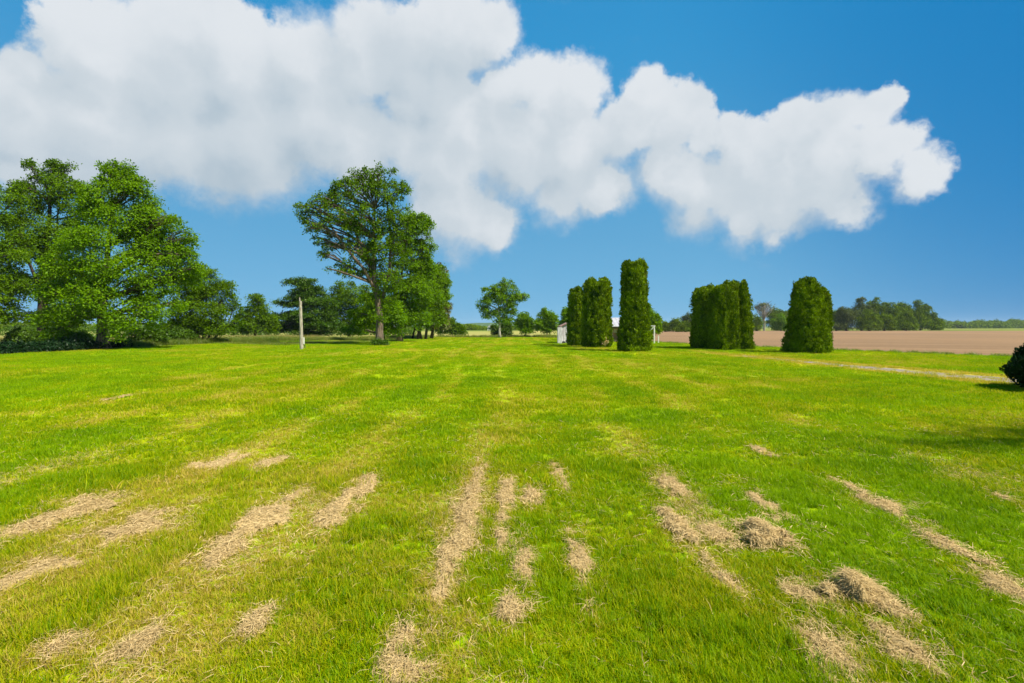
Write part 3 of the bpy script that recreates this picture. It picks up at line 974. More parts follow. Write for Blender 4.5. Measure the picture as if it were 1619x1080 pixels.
GW = 'trees of the wood behind the ploughed field'
wood = [
    ('bushy tree at left end of the right-hand wood, above field edge', 1196, 523.4, 497, 11, M_WOOD_FAR),
    ('bright green rounded bush tree between the cluster and lone evergreen', 1235, 523.2, 497, 15, M_LEAF_BRIGHT),
    ('tall dark tree just left of the lone tapering evergreen', 1228, 522.6, 484, 17, M_WOOD_FAR),
    ('dark tree directly behind left shoulder of the lone evergreen', 1246, 522.8, 486, 14, M_WOOD_FAR),
    ('low dark tree rising right beside the lone evergreen pair', 1322, 523.0, 486, 16, M_WOOD_FAR),
    ('pale-topped rounded tree near left end of main wood', 1338, 523.2, 483, 18, M_WOOD_PALE),
    ('high domed tree with pale crown, highest at left of wood', 1362, 522.8, 471, 20, M_WOOD_PALE),
    ('dark domed tree at highest middle point of the wood', 1384, 522.6, 470, 18, M_WOOD_FAR),
    ('mid green tree left of the wood centre, front row', 1374, 523.3, 490, 18, M_WOOD_FAR),
    ('level-topped dark tree right of the wood centre', 1407, 522.6, 474, 17, M_WOOD_FAR),
    ('front row green tree below the wood centre', 1398, 523.1, 494, 16, M_WOOD_FAR),
    ('tree with level crown two from the right end of the wood', 1428, 522.4, 475, 16, M_WOOD_FAR),
    ('front green tree low at right part of the wood', 1432, 522.9, 494, 17, M_WOOD_FAR),
    ('airy feathery-topped tree near right end of the wood', 1455, 522.4, 474, 18, M_WOOD_FAR),
    ('sloping low tree ending the wood on its right', 1473, 522.4, 494, 15, M_WOOD_FAR),
    ('lowest little tree at extreme right tip of the wood', 1485, 522.3, 504, 7, M_WOOD_FAR),
    ('short dark tree behind the pale posts, left in the gap', 1052, 524.6, 506, 10, M_WOOD_FAR),
    ('dark pointed tree in the gap left of the evergreen cluster', 1070, 524.6, 502, 11, M_WOOD_FAR),
    ('grey-green airy tree touching left side of the evergreen cluster', 1088, 524.2, 495, 11, M_WOOD_PALE),
    ('low bush tree in front of the grey-green airy tree', 1084, 524.9, 509, 12, M_WOOD_FAR),
]
for (lb, px, by, top, hw_, mt) in wood:
    wood_tree(lb, GW, px, by, top, hw_, mt, n=int(2200 + 190 * hw_ * (by - top) / 12))

# nearly leafless tree
def bare_tree(label, px, by, top, hw_):
    D = EYE * F / (by - HY)
    base = wp(px, by, D)
    base[2] = 0
    root = empty('bare_tree', base)
    tag(root, label, 'tree')
    V, Fc = [], []
    H = EYE + (HY - top) / F * D
    R = hw_ / F * D
    tube(V, Fc, [base, base + [0.2, 0, H * .3], base + [0, 0, H * .55]], [.45, .36, .25], 7)
    mesh_obj('trunk', V, Fc, M_BARK_PALE, root)
    V, Fc = [], []
    tips = []
    for i in range(46):
        a = rng.uniform(0, 2 * math.pi)
        t = rng.uniform(0.2, 1)
        tip = base + [R * math.cos(a) * t, R * math.sin(a) * t, H * (0.62 + 0.38 * math.sqrt(1 - t * t * 0.9))]
        s0 = base + [0, 0, H * rng.uniform(.25, .5)]
        p = bend(s0, tip, 0.12, 5, 0.08)
        tube(V, Fc, p, [.13, .11, .09, .07, .05], 4, cap=False)
        for _ in range(5):
            q = p[rng.integers(2, 5)]
            tube(V, Fc, [q, q + rng.normal(0, R * 0.16, 3) + [0, 0, R * .1]], [.06, .035], 3, cap=False)
        tips.append(tip)
    mesh_obj('limbs', V, Fc, M_BARK_PALE, root)
    T = np.array(tips)
    VV, tint = leaf_cloud(T, unit(T - base - [0, 0, H * .5]), 14, 1.3, .3, 0.55)
    quad_obj('crown', VV, tint, M_WOOD_PALE, root)


bare_tree('nearly bare pale-limbed tree between evergreen cluster and lone evergreen', 1208, 523.0, 480, 16)


# far woodland belts: one mass each
def belt(name, pts, n, mat, L):
    """pts: (column, base row, top row) along the belt"""
    P = np.array(pts, float)
    t = rng.uniform(0, len(P) - 1, n)
    i = np.minimum(t.astype(int), len(P) - 2)
    q = P[i] + (P[i + 1] - P[i]) * (t - i)[:, None]
    D = EYE * F / (q[:, 1] - HY) * rng.uniform(1.0, 1.08, n)
    h = (q[:, 1] - q[:, 2]) / F * D
    u = rng.uniform(0, 1, n) ** 0.75
    x = (q[:, 0] - CX) / F * D
    bump = 0.80 + 0.12 * np.sin(x * 0.35 * 200 / D) + 0.10 * np.sin(x * 0.9 * 200 / D + 1) + 0.06 * np.sin(x * 2.1 * 200 / D)
    C = np.stack([x, D, h * u * bump], 1)
    O = unit(np.stack([rng.normal(0, .4, n), -np.ones(n) * .7, u], 1))
    sc = L * D.mean() / 512
    VV, tint = leaf_cloud(C, O, 12, sc * 1.7, sc * .4, sc)
    o = quad_obj(name, VV, tint, mat, loc=(0, 0, 0))
    o['kind'] = 'stuff'
    tag(o, {'far_woodland': 'distant belt of trees along the horizon'}.get(name, 'distant trees'), None)
    o['category'] = 'woodland'
    return o


b = belt('far_woodland', [(1478, 519.6, 509), (1505, 519.4, 506), (1530, 519.4, 508), (1560, 519.3, 507), (1590, 519.2, 505), (1600, 519.1, 503), (1625, 519.0, 506), (1800, 519, 504), (2100, 519, 506)], 3600, M_WOOD_FAR, 1.3)
b['label'] = 'long distant tree belt on the horizon beyond the ploughed field, right edge'
b = belt('far_woodland', [(690, 522.6, 514), (720, 522.4, 515), (741, 522.2, 511), (752, 522.2, 516), (800, 522.2, 515), (850, 522.2, 513), (900, 522, 512), (960, 522, 511), (1060, 522, 511)], 3200, M_WOOD_FAR, 1.2)
b['label'] = 'distant tree belt beyond the meadow in the middle'
b = belt('far_woodland', [(-300, 523, 505), (0, 523, 508), (20, 523.4, 510), (60, 523.4, 508), (300, 523.4, 508), (460, 523.4, 510), (690, 523.4, 514)], 3600, M_WOOD_FAR, 1.2)
b['label'] = 'distant tree belt showing under the big left-hand trees'

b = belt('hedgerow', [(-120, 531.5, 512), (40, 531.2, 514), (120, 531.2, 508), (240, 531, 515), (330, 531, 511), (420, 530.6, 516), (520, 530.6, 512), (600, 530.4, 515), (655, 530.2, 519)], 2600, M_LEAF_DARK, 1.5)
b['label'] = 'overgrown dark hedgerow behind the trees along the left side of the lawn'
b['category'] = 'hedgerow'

# ------------------------------------------------------------------ buildings
# little white shed with upright boards
def shed():
    D = 50.0
    a = wp(881, 543, D)                      # near-left corner
    x0 = a[0]
    root = empty('garden_shed', (x0, D, 0))
    tag(root, 'small weathered white shed with upright boards, dark doorway and faded red roof', 'shed')
    xl, xr = x0, x0 + 3.4
    depth = 2.6
    hl, hr = 1.62, 2.35                      # mono-pitch rising to the right, hidden end falls again
    V, Fc = [], []
    box(V, Fc, (xl, D - 0.55, 0), (xl + 0.42, D - 0.0, 1.58))
    mesh_obj('wall', V, Fc, M_PAINT, root)
    # inner shell
    V, Fc = [], []
    xm = x0 + 1.9
    pr = [(xl + 0.42, 0), (xr, 0), (xr, 1.7), (xm, hr), (xl + 0.42, hl)]
    for y in (D, D + depth):
        for x, z in pr:
            V.append(np.array([x, y + 0.03, z]))
    Fc += [(0, 1, 2, 3, 4), (9, 8, 7, 6, 5)] + [(i, (i + 1) % 5 + 0, (i + 1) % 5 + 5, i + 5)[::-1] for i in range(5)]
    mesh_obj('wall', V, Fc, M_PAINT, root)
    # boards on the front
    bw = 0.20
    x = xl + 0.43
    k = 0
    while x < xr - 0.02:
        top = lambda q: (hl + (hr - hl) * (q - xl - .42) / (xm - xl - .42)) if q < xm else hr - (hr - 1.7) * (q - xm) / (xr - xm)
        door = xl + 1.00 <= x < xl + 1.18
        if not door:
            V, Fc = [], []
            box(V, Fc, (x, D - 0.03 - (k % 3) * 0.004, 0.04), (x + bw - 0.015, D + 0.028, top(x + bw / 2) - 0.02))
            mesh_obj('board', V, Fc, M_PAINT, root)
        else:
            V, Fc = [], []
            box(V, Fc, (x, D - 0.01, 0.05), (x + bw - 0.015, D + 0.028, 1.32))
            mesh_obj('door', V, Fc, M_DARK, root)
            V, Fc = [], []
            box(V, Fc, (x, D - 0.03, 1.34), (x + bw - 0.015, D + 0.027, top(x + bw / 2) - 0.02))
            mesh_obj('board', V, Fc, M_PAINT, root)
        x += bw
        k += 1
    # arched vent near the ground
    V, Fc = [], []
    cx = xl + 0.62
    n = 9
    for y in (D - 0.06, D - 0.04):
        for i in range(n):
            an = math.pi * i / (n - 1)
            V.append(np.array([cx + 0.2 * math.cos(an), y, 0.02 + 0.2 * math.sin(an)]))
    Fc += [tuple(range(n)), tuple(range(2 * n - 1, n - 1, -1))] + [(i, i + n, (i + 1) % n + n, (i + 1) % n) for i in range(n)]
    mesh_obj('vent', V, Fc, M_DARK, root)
    # roof: two slopes
    V, Fc = [], []
    for (xa, za, xb, zb) in ((xl + 0.30, hl - 0.03, xm, hr), (xm, hr, xr + 0.15, 1.62)):
        b = len(V)
        for (x, z) in ((xa, za), (xb, zb)):
            for y in (D - 0.18, D + depth + 0.15):
                V += [np.array([x, y, z + 0.01]), np.array([x, y, z + 0.09])]
        Fc += [(b, b + 4, b + 6, b + 2), (b + 1, b + 3, b + 7, b + 5), (b, b + 1, b + 5, b + 4), (b + 2, b + 6, b + 7, b + 3), (b, b + 2, b + 3, b + 1), (b + 4, b + 5, b + 7, b + 6)]
    mesh_obj('roof', V, Fc, M_RUSTY, root)


shed()


def pavilion():
    D = 54.0
    xl, xr = wp(951, 540, D)[0], wp(1012, 540, D)[0]
    root = empty('garden_pavilion', ((xl + xr) / 2, D, 0))
    tag(root, 'low building with pale hipped metal roof and timber porch between two evergreen columns', 'building')
    dep = 4.4
    ze, zr = 1.62, 2.62
    # roof: hip with standing seams
    V, Fc = [], []
    e0 = [(xl - .3, D - .5), (xr + .3, D - .5), (xr + .3, D + dep + .3), (xl - .3, D + dep + .3)]
    for z in (ze, ze + 0.07):
        for x, y in e0:
            V.append(np.array([x, y, z]))
    ax = xl + 1.1
    V += [np.array([ax, D + 1.9, zr]), np.array([xr - 1.6, D + 1.9, zr - 0.0])]
    Fc += [(0, 3, 2, 1), (0, 1, 5, 4), (1, 2, 6, 5), (2, 3, 7, 6), (3, 0, 4, 7), (4, 5, 9, 8), (5, 6, 9), (6, 7, 8, 9), (7, 4, 8)]
    mesh_obj('roof', V, Fc, M_ROOF, root)
    for i in range(12):
        f = i / 11
        xe = xl - .3 + (xr - xl + .6) * f
        xt = min(max(xe, ax), xr - 1.6)
        V, Fc = [], []
        tube(V, Fc, [(xe, D - .5, ze + .085), (xt, D + 1.9, zr + .012)], [.022, .022], 4)
        mesh_obj('roof_seam', V, Fc, M_ROOF, root)
    V, Fc = [], []
    box(V, Fc, (xl - .2, D - .42, ze - .14), (xr + .2, D - .34, ze - .004))
    mesh_obj('fascia', V, Fc, M_TIMBER_DARK, root)
    V, Fc = [], []
    box(V, Fc, (xl, D + 1.4, 0.22), (xr, D + 1.5, ze - .01))
    mesh_obj('wall', V, Fc, M_PAINT, root)
    V, Fc = [], []
    box(V, Fc, (xl - .1, D - .4, 0.06), (xr + .1, D + 1.39, 0.20))
    mesh_obj('porch_floor', V, Fc, M_TIMBER_DARK, root)
    for x in (xl + .1, wp(967, 0, D)[0], wp(976, 0, D)[0], xr - .8, xr - .1):
        V, Fc = [], []
        box(V, Fc, (x, D - .33, 0.202), (x + .11, D - .22, ze - .006))
        mesh_obj('post', V, Fc, M_TIMBER_DARK, root)
    dx = wp(969, 0, D + 1.4)[0]
    V, Fc = [], []
    box(V, Fc, (dx, D + 1.35, 0.23), (dx + .52, D + 1.397, 1.45))
    dr = mesh_obj('door', V, Fc, M_TIMBER, root)
    V, Fc = [], []
    box(V, Fc, (dx + .08, D + 1.33, .95), (dx + .44, D + 1.348, 1.38))
    g = mesh_obj('pane', [v - np.array(root.location) for v in V], Fc, M_WHITE, loc=(0, 0, 0))
    g.parent = dr


pavilion()


def white_frame():
    D = 50
    root = empty('post_frame', gp(1034.5, 543))
    D = root.location.y
    tag(root, 'white timber post with diagonal brace and short crossbar beside tallest evergreen', 'frame')
    x = root.location.x
    V, Fc = [], []
    box(V, Fc, (x - .05, D - .05, 0), (x + .05, D + .05, 1.66))
    mesh_obj('post', V, Fc, M_WHITE, root)
    V, Fc = [], []
    box(V, Fc, (x - .42, D - .045, 1.662), (x + .10, D + .045, 1.74))
    mesh_obj('crossbar', V, Fc, M_WHITE, root)
    V, Fc = [], []
    tube(V, Fc, [(x - .42, D, 1.24), (x - .03, D - .06, 1.60)], [.05, .05], 4)
    mesh_obj('brace', V, Fc, M_WHITE, root)
    r2 = mesh_obj('short_post', *(lambda V, Fc: (box(V, Fc, (x + .40, D + .1, 0), (x + .49, D + .19, .74)) or V, Fc))([], []), M_WHITE, loc=(x + .44, D + .14, 0))
    tag(r2, 'short plain white post right of the braced white post', 'post')


white_frame()


def pole():
    b = gp(477, 552.5)
    root = empty('utility_pole', b)
    tag(root, 'weathered grey wooden pole with broken top standing in rough grass', 'pole')
    V, Fc = [], []
    tube(V, Fc, [b + [0, 0, -.1], b + [-.03, 0, 1.2], b + [-.07, 0, 2.5], b + [-.10, 0, 3.45]], [.130, .120, .108, .092], 14)
    mesh_obj('shaft', V, Fc, M_TIMBER_GREY, root, smooth=False)
    V, Fc = [], []
    tube(V, Fc, [b + [-.14, 0, 3.40], b + [-.15, 0, 3.72]], [.055, .035], 6)
    mesh_obj('splintered_tip', V, Fc, M_TIMBER_GREY, root)
    V, Fc = [], []
    box(V, Fc, tuple(b + [.11, -.05, .38]), tuple(b + [.19, .03, .86]))
    mesh_obj('cable_guard', V, Fc, M_WHITE, root)
    V, Fc = [], []
    tube(V, Fc, [b + [.10, 0, .35], b + [.22, 0, .30], b + [.24, 0, .1]], [.03, .03, .03], 6)
    mesh_obj('conduit', V, Fc, M_TIMBER_DARK, root)
    V, Fc = [], []
    tube(V, Fc, [b + [-.02, 0, 3.05], b + [.12, -.05, 3.42], b + [.36, -.05, 3.52]], [.02, .018, .014], 6)
    mesh_obj('bracket', V, Fc, M_TIMBER_DARK, root)


pole()


def shade_strip():
    line = np.array([(-52, 22.0), (-38, 25.0), (-31.5, 27.5), (-30.1, 30), (-29.9, 33), (-29.8, 36.5), (-30.2, 40)])
    t = rng.uniform(0, len(line) - 1, 3400)
    i = np.minimum(t.astype(int), len(line) - 2)
    q = line[i] + (line[i + 1] - line[i]) * (t - i)[:, None]
    q[:, 0] += rng.normal(-.3, .45, len(q))
    h = rng.uniform(0, 1, len(q)) ** .8 * (.66 - .05 * t)
    C = np.stack([q[:, 0], q[:, 1] + rng.normal(0, .3, len(q)), h], 1)
    VV, tint = leaf_cloud(C, unit(rng.normal(0, 1, C.shape)), 12, .28, .12, .15)
    o = quad_obj('shade_strip', VV, tint, M_THUJA_DARK, loc=(-30, 34, 0))  # near-black leaves put in as the shade beneath the left-hand trees
    tag(o, 'low strip of near-black leaves standing in for the shade under the big left-hand trees', 'shade_strip')


shade_strip()


def far_house(label, px, by, w, h, D):
    c = wp(px, by, D)
    root = empty('farm_building', (c[0], D, 0))
    tag(root, label, 'building')
    W = w / F * D / 2
    H = h / F * D
    V, Fc = [], []
    box(V, Fc, (c[0] - W, D, 0), (c[0] + W, D + 2 * W, H * 0.55))
    mesh_obj('wall', V, Fc, M_WHITE, root)
    V, Fc = [], []
    z = H * 0.55 + .01
    for y in (D - .4, D + 2 * W + .4):
        V += [np.array([c[0] - W * 1.08, y, z]), np.array([c[0] + W * 1.08, y, z]), np.array([c[0], y, H])]
    Fc += [(0, 1, 2), (5, 4, 3), (0, 2, 5, 3), (2, 1, 4, 5), (0, 3, 4, 1)]
    mesh_obj('roof', V, Fc, M_ROOF, root)
    for dx in (-.5, .15):
        V, Fc = [], []
        box(V, Fc, (c[0] + dx * W, D - .08, H * .16), (c[0] + (dx + .3) * W, D - .01, H * .42))
        mesh_obj('window', V, Fc, M_DARK, root)


far_house('tiny white gabled farm building far off left of the lone tree', 775, 521, 9, 9, 235)
far_house('tiny white building glimpsed between trunks of the tall left group', 623, 522, 9, 12, 205)


def browned_patch():
    root = [o for o in bpy.data.objects if o.get('label', '').startswith('wide twin-topped')][0]
    C = wp(957, 538, 38.9) + rng.normal(0, .11, (14, 3)) * [1.2, .5, 1.6]
    VV, tint = leaf_cloud(C, unit(np.tile([0.2, -1, .3], (14, 1))), 10, .10, .05, .10)
    quad_obj('browned_foliage', VV, tint, M_STRAW, root)


browned_patch()

# ------------------------------------------------------------------ clumps of dry cut grass on the lawn
G_CL = 'clumps of dry cut grass left on the lawn'
# column, row, half width, half height (pixels), mound height (m), strands, label
CLUMPS = [
    (90, 824, 36, 20, .05, 650, 'thick tan mat of cut grass, upper of those near the left edge'),
    (212, 838, 66, 20, .06, 1100, 'widest flat tan mat of cut grass in the left foreground'),
    (30, 848, 34, 12, .03, 420, 'thin straw streak running off the left edge of the photo'),
    (150, 800, 60, 11, .03, 420, 'long thin straw streak above the widest left mat'),
    (60, 905, 60, 18, .02, 420, 'ragged thin straw spread below the left-edge mats'),
    (425, 822, 34, 30, .05, 700, 'thick upper part of the diagonal straw streak left of centre'),
    (355, 872, 40, 20, .04, 520, 'lower thinner end of the diagonal straw streak left of centre'),
    (538, 812, 30, 30, .05, 620, 'pale straw patch with forked outline left of the central streak'),
    (575, 770, 22, 10, .03, 220, 'small wisp of straw just above the forked patch'),
    (735, 835, 27, 45, .06, 1300, 'long narrow solid tan mat in the middle of the foreground'),
    (752, 775, 15, 30, .03, 420, 'narrow upper tail of the central long mat'),
    (705, 912, 22, 45, .025, 420, 'loose thinning lower tail of the central long mat'),
    (795, 820, 20, 30, .05, 520, 'upright oval straw patch right of the central long mat'),
    (802, 777, 15, 13, .035, 220, 'small straw tuft above the upright oval patch'),
    (840, 788, 20, 9, .03, 240, 'small wide straw tuft right of the uppermost central tuft'),
    (826, 895, 20, 27, .05, 460, 'squarish pale straw patch right of centre foreground'),
    (812, 967, 18, 12, .03, 230, 'small straw tuft directly below the squarish central patch'),
    (915, 890, 20, 30, .025, 300, 'sparse upright straw wisps right of the squarish patch'),
    (1075, 843, 22, 22, .06, 480, 'left mound of the row of three straw mounds'),
    (1133, 846, 22, 13, .04, 300, 'middle low mound of the row of three straw mounds'),
    (1208, 858, 30, 17, .11, 620, 'right domed mound of the row of three straw mounds'),
    (1200, 798, 34, 20, .05, 480, 'slanted straw streak above the three straw mounds'),
    (1066, 773, 19, 13, .035, 260, 'small straw tuft high right of centre, near a green stripe'),
    (1345, 945, 42, 22, .13, 900, 'tallest dome of dry grass in right foreground with hollow front'),
    (1395, 962, 30, 20, .06, 420, 'right tail sloping down from the tallest straw dome'),
    (1275, 950, 24, 14, .04, 300, 'ragged straw tuft left of the tallest dome'),
    (1315, 1040, 56, 36, .05, 1100, 'large flat straw mat at the bottom right of the photo'),
    (1430, 1030, 40, 20, .03, 460, 'thin streaky straw right of the bottom right mat'),
    (1138, 915, 18, 20, .03, 220, 'small wispy tuft below the left mound of three'),
    (1505, 870, 22, 18, .03, 260, 'small straw streak near the right edge, upper'),
    (1595, 935, 34, 16, .03, 300, 'thin straw streak running out at the right edge'),
    (1395, 802, 20, 13, .04, 230, 'small pale tuft above the tallest dome, alone on green'),
    (1343, 773, 12, 8, .03, 130, 'tiny round tuft up the lawn at right'),
    (1205, 716, 12, 6, .03, 120, 'tiny flat tuft far up the lawn, right of centre'),
    (1594, 793, 14, 10, .03, 150, 'tiny tuft on dark grass close to the right edge'),
    (626, 1030, 24, 24, .04, 380, 'pale straw tuft at the bottom left of centre'),
    (640, 1066, 36, 14, .03, 340, 'wide straw spill at the bottom edge left of centre'),
    (215, 1025, 26, 14, .04, 300, 'compact straw tuft in the bottom left grass'),
    (98, 1030, 34, 13, .03, 330, 'slanted straw streak in the bottom left corner'),
    (405, 990, 22, 12, .03, 200, 'star-shaped straw wisp in deep grass left foreground'),
    (340, 735, 38, 9, .03, 300, 'thin pale streak farther up the lawn at left'),
    (430, 733, 26, 8, .03, 220, 'thin pale streak beside the farther left one'),
    (885, 757, 16, 12, .025, 160, 'faint wisp up the lawn right of the central tufts'),
    (191, 629, 9, 3, .05, 90, 'small brown tuft alone far up the lawn at left'),
]
clump_xy = []


def vnoise(x, y, sc, seed):
    """cheap value noise for densities"""
    r = np.random.default_rng(seed)
    T = r.uniform(0, 1, (64, 64))
    X, Y = x * sc, y * sc
    i, j = np.floor(X).astype(int), np.floor(Y).astype(int)
    fx, fy = X - i, Y - j
    fx, fy = fx * fx * (3 - 2 * fx), fy * fy * (3 - 2 * fy)
    g = lambda a, b: T[a % 64, b % 64]
    return (g(i, j) * (1 - fx) + g(i + 1, j) * fx) * (1 - fy) + (g(i, j + 1) * (1 - fx) + g(i + 1, j + 1) * fx) * fy


def mat_mask(x, y, c):
    """how thick the mat of one clump lies at x, y"""
    cx, cy, rx, ry = c[:4]
    lo = min(rx, ry)
    q = np.sqrt(((x - cx) / rx) ** 2 + ((y - cy) / ry) ** 2)
    nz = .46 * vnoise(x * 1.3, y, .8 / lo, 31) + .28 * vnoise(x * 1.2, y * .8, 2.2 / lo, 32) + .26 * vnoise(x, y * .8, 17.0, 33)
    return .95 - q + 2.7 * (nz - .5)


def straw_strands(P, yaw, pitch, length, width):
    """curved two-piece ribbons; returns quads"""
    N = len(P)
    d = np.stack([np.cos(yaw) * np.cos(pitch), np.sin(yaw) * np.cos(pitch), np.sin(pitch)], 1)
    side = unit(np.cross(d, np.array([0, 0, 1.0]) + rng.normal(0, .35, (N, 3))))
    yaw2 = yaw + rng.normal(0, .5, N)
    p2 = pitch - rng.uniform(0.1, 0.7, N)
    d2 = np.stack([np.cos(yaw2) * np.cos(p2), np.sin(yaw2) * np.cos(p2), np.sin(p2)], 1)
    l = length[:, None]
    w = width[:, None]
    a, b = P, P + d * l * .5
    c = b + d2 * l * .5
    V = np.empty((N * 2, 4, 3))
    V[0::2, 0], V[0::2, 1], V[0::2, 2], V[0::2, 3] = a - side * w * .5, a + side * w * .5, b + side * w * .5, b - side * w * .5
    V[1::2, 0], V[1::2, 1], V[1::2, 2], V[1::2, 3] = b - side * w * .5, b + side * w * .5, c + side * w * .15, c - side * w * .15
    return V.reshape(-1, 3)


for (px, py, hw_, hh, mh, ns, lab) in CLUMPS:
    c = gp(px, py)
    D = c[1]
    rx = hw_ / F * D
    near, far = EYE * F / (py + hh - HY), EYE * F / max(py - hh - HY, 2)
    ry = (far - near) / 2
    c[1] = (far + near) / 2
    c[0] = (px - CX) / F * c[1]
    shear = (px - CX) / F                       # rows run away from the camera, so mats lean with their bearing
    if mh < .065:
        rx, ry = rx * .76, ry * 1.35
    cc_ = (c[0], c[1], rx, ry)
    clump_xy.append(cc_)
    G = 30
    gx = np.linspace(-1.7, 1.7, G) * rx + c[0]
    gy = np.linspace(-1.7, 1.7, G) * ry + c[1]
    XX, YY = np.meshgrid(gx, gy)
    mm = mat_mask(XX.ravel(), YY.ravel(), cc_)
    hz_ = lambda m_: .016 + (mh * (.75 if mh > .065 else .30) + .010) * np.clip(m_ * 1.3, 0, 1) ** .6
    ZZ = np.where(mm > .12, hz_(mm) + rng.normal(0, .003, len(mm)), .004)
    Vb = np.stack([XX.ravel(), YY.ravel(), ZZ], 1)
    fq = []
    for i in range(G - 1):
        for k in range(G - 1):
            ids = (i * G + k, i * G + k + 1, (i + 1) * G + k + 1, (i + 1) * G + k)
            if sum(mm[q_] > .22 for q_ in ids) >= 2:
                fq.append(ids)
    # strands: thick on the mat, thinning out into the grass
    N0 = int(ns * 16)
    x = c[0] + rx * rng.uniform(-2.1, 2.1, N0)
    y = c[1] + ry * rng.uniform(-2.1, 2.1, N0)
    m0 = mat_mask(x, y, cc_)
    kp = rng.uniform(0, 1, N0) < np.where(m0 > 0, np.clip(.35 + m0 * 1.5, 0, 1), np.exp(np.minimum(m0, 0) * 3.2) * .30)
    x, y, m0 = x[kp], y[kp], m0[kp]
    N = len(x)
    P = np.stack([x, y, hz_(np.maximum(m0, 0)) + rng.uniform(-.004, .012, N) + (m0 < 0) * rng.uniform(0, .03, N)], 1)
    yaw = rng.normal(math.pi / 2, .95, N) + rng.integers(0, 2, N) * math.pi
    pitch = rng.normal(.06, .18, N)
    sc = 1.0 if D < 7 else 1.4
    VV = straw_strands(P, yaw, pitch, rng.uniform(.03, .09, N) * sc, rng.uniform(.0018, .0034, N) * sc * (1 if D < 3.5 else 1.5))
    base = np.array([c[0], c[1], 0])
    if not fq:
        fq = [(0, 1, G + 1, G)]
    fq = np.array(fq)
    used = np.unique(fq)
    rem = np.full(len(Vb), -1)
    rem[used] = np.arange(len(used))
    o = quad_obj('dry_grass_clump', VV, rng.uniform(0, 1, N * 2), M_STRAW, loc=base,
                 extra=(Vb[used], rem[fq], rng.uniform(.15, .6, len(fq))))
    tag(o, lab, 'dry grass', G_CL)

# ------------------------------------------------------------------ scattered straw between the clumps
ROWS = [-10.4, -8.7, -6.95, -5.2, -3.45, -1.85, -0.38, 1.62, 3.25, 4.95, 6.7]


def row_track(x, y):
    wob = 0.5 * (vnoise(x * 0, y, .25, 11) - .5)
    d = np.min(np.abs((x + wob)[:, None] - np.array(ROWS)[None, :]), axis=1)
    return np.exp(-(d / .34) ** 2)


def row_density(x, y):
    wob = 0.5 * (vnoise(x * 0, y, .25, 11) - .5)
    d = np.min(np.abs((x + wob)[:, None] - np.array(ROWS)[None, :]), axis=1)
    band = np.exp(-(d / .30) ** 2)
    n = vnoise(x * 1.2, y * .45, 1.5, 12) * .6 + vnoise(x, y, 4.0, 13) * .4
    return np.clip(band * np.clip((n - .36) * 3.2, 0, 1) + .22 * np.clip((n - .55) * 4, 0, 1), 0, 1)


def clump_mask(x, y):
    m = np.full(len(x), -2.0)
    for c in clump_xy:
        near_ = (np.abs(x - c[0]) < c[2] * 2.6) & (np.abs(y - c[1]) < c[3] * 2.6)
        if near_.any():
            m[near_] = np.maximum(m[near_], mat_mask(x[near_], y[near_], c))
    return m


def scatter_wedge(n, d0, d1, side=1.12, margin=1.5):
    """uniform points in the wedge the camera sees, with room to step aside"""
    y = np.sqrt(rng.uniform(d0 * d0, d1 * d1, n))
    x = rng.uniform(-1, 1, n) * (side * y + margin)
    return x, y


x, y = scatter_wedge(450000, 1.6, 14)
dn = row_density(x, y)
near = np.exp(np.minimum(clump_mask(x, y), 0) * 2.2) * .5
keep = rng.uniform(0, 1, len(x)) < np.clip(dn * np.where(y < 6, .80, .30) + near * .5 + .13, 0, 1) * np.clip(1.25 - y / 9, .08, 1)
x, y = x[keep], y[keep]
x2, y2 = scatter_wedge(330000, 1.6, 7.0)
d2 = row_density(x2, y2)
k2 = rng.uniform(0, 1, len(x2)) < np.clip(d2 - .25, 0, 1) * .55 * np.clip((7.2 - y2) / 3, 0, 1)
x, y = np.concatenate([x, x2[k2]]), np.concatenate([y, y2[k2]])
N = len(x)
far_f = np.clip(y / 4.5, 1, 1.6)
P = np.stack([x, y, rng.uniform(.006, .04, N)], 1)
VV = straw_strands(P, rng.uniform(0, 2 * math.pi, N), rng.normal(.12, .3, N), rng.uniform(.03, .10, N), rng.uniform(.0014, .0029, N) * far_f)
o = quad_obj('scattered_straw', VV, rng.uniform(0, 1, N * 2), M_STRAW, loc=(0, 0, 0))
tag(o, 'loose dry grass stems scattered thinly over the mown lawn', 'straw', None, 'stuff')


# ------------------------------------------------------------------ grass
def tuft(name, nb, spread, h, w, lean, mat, segs=3):
    VV, tint, Q = [], [], []
    for b in range(nb):
        a = rng.uniform(0, 2 * math.pi)
        r = spread * math.sqrt(rng.uniform(0, 1))
        p = np.array([r * math.cos(a), r * math.sin(a), -0.005])
        yaw = rng.uniform(0, 2 * math.pi)
        hh = h * rng.uniform(.5, 1.25)
        ww = w * rng.uniform(.7, 1.3)
        le = lean * rng.uniform(.2, 1.7)
        d = np.array([math.cos(yaw), math.sin(yaw), 0])
        s = np.array([-math.sin(yaw), math.cos(yaw), 0])
        tt = np.linspace(0, 1, segs + 1)
        t_ = rng.uniform(0, 1)
        cen = [p + d * hh * le * t * t + np.array([0, 0, hh * (t - .28 * le * t * t)]) for t in tt]
        wd = [ww * (1 - t ** 1.6) + .0004 for t in tt]
        for i in range(segs):
            VV += [cen[i] - s * wd[i] / 2, cen[i] + s * wd[i] / 2, cen[i + 1] + s * wd[i + 1] / 2, cen[i + 1] - s * wd[i + 1] / 2]
            tint.append(t_)
    o = quad_obj(name, np.array(VV), np.array(tint), mat, loc=(0, 0, 0))
    COL.objects.unlink(o)
    return o


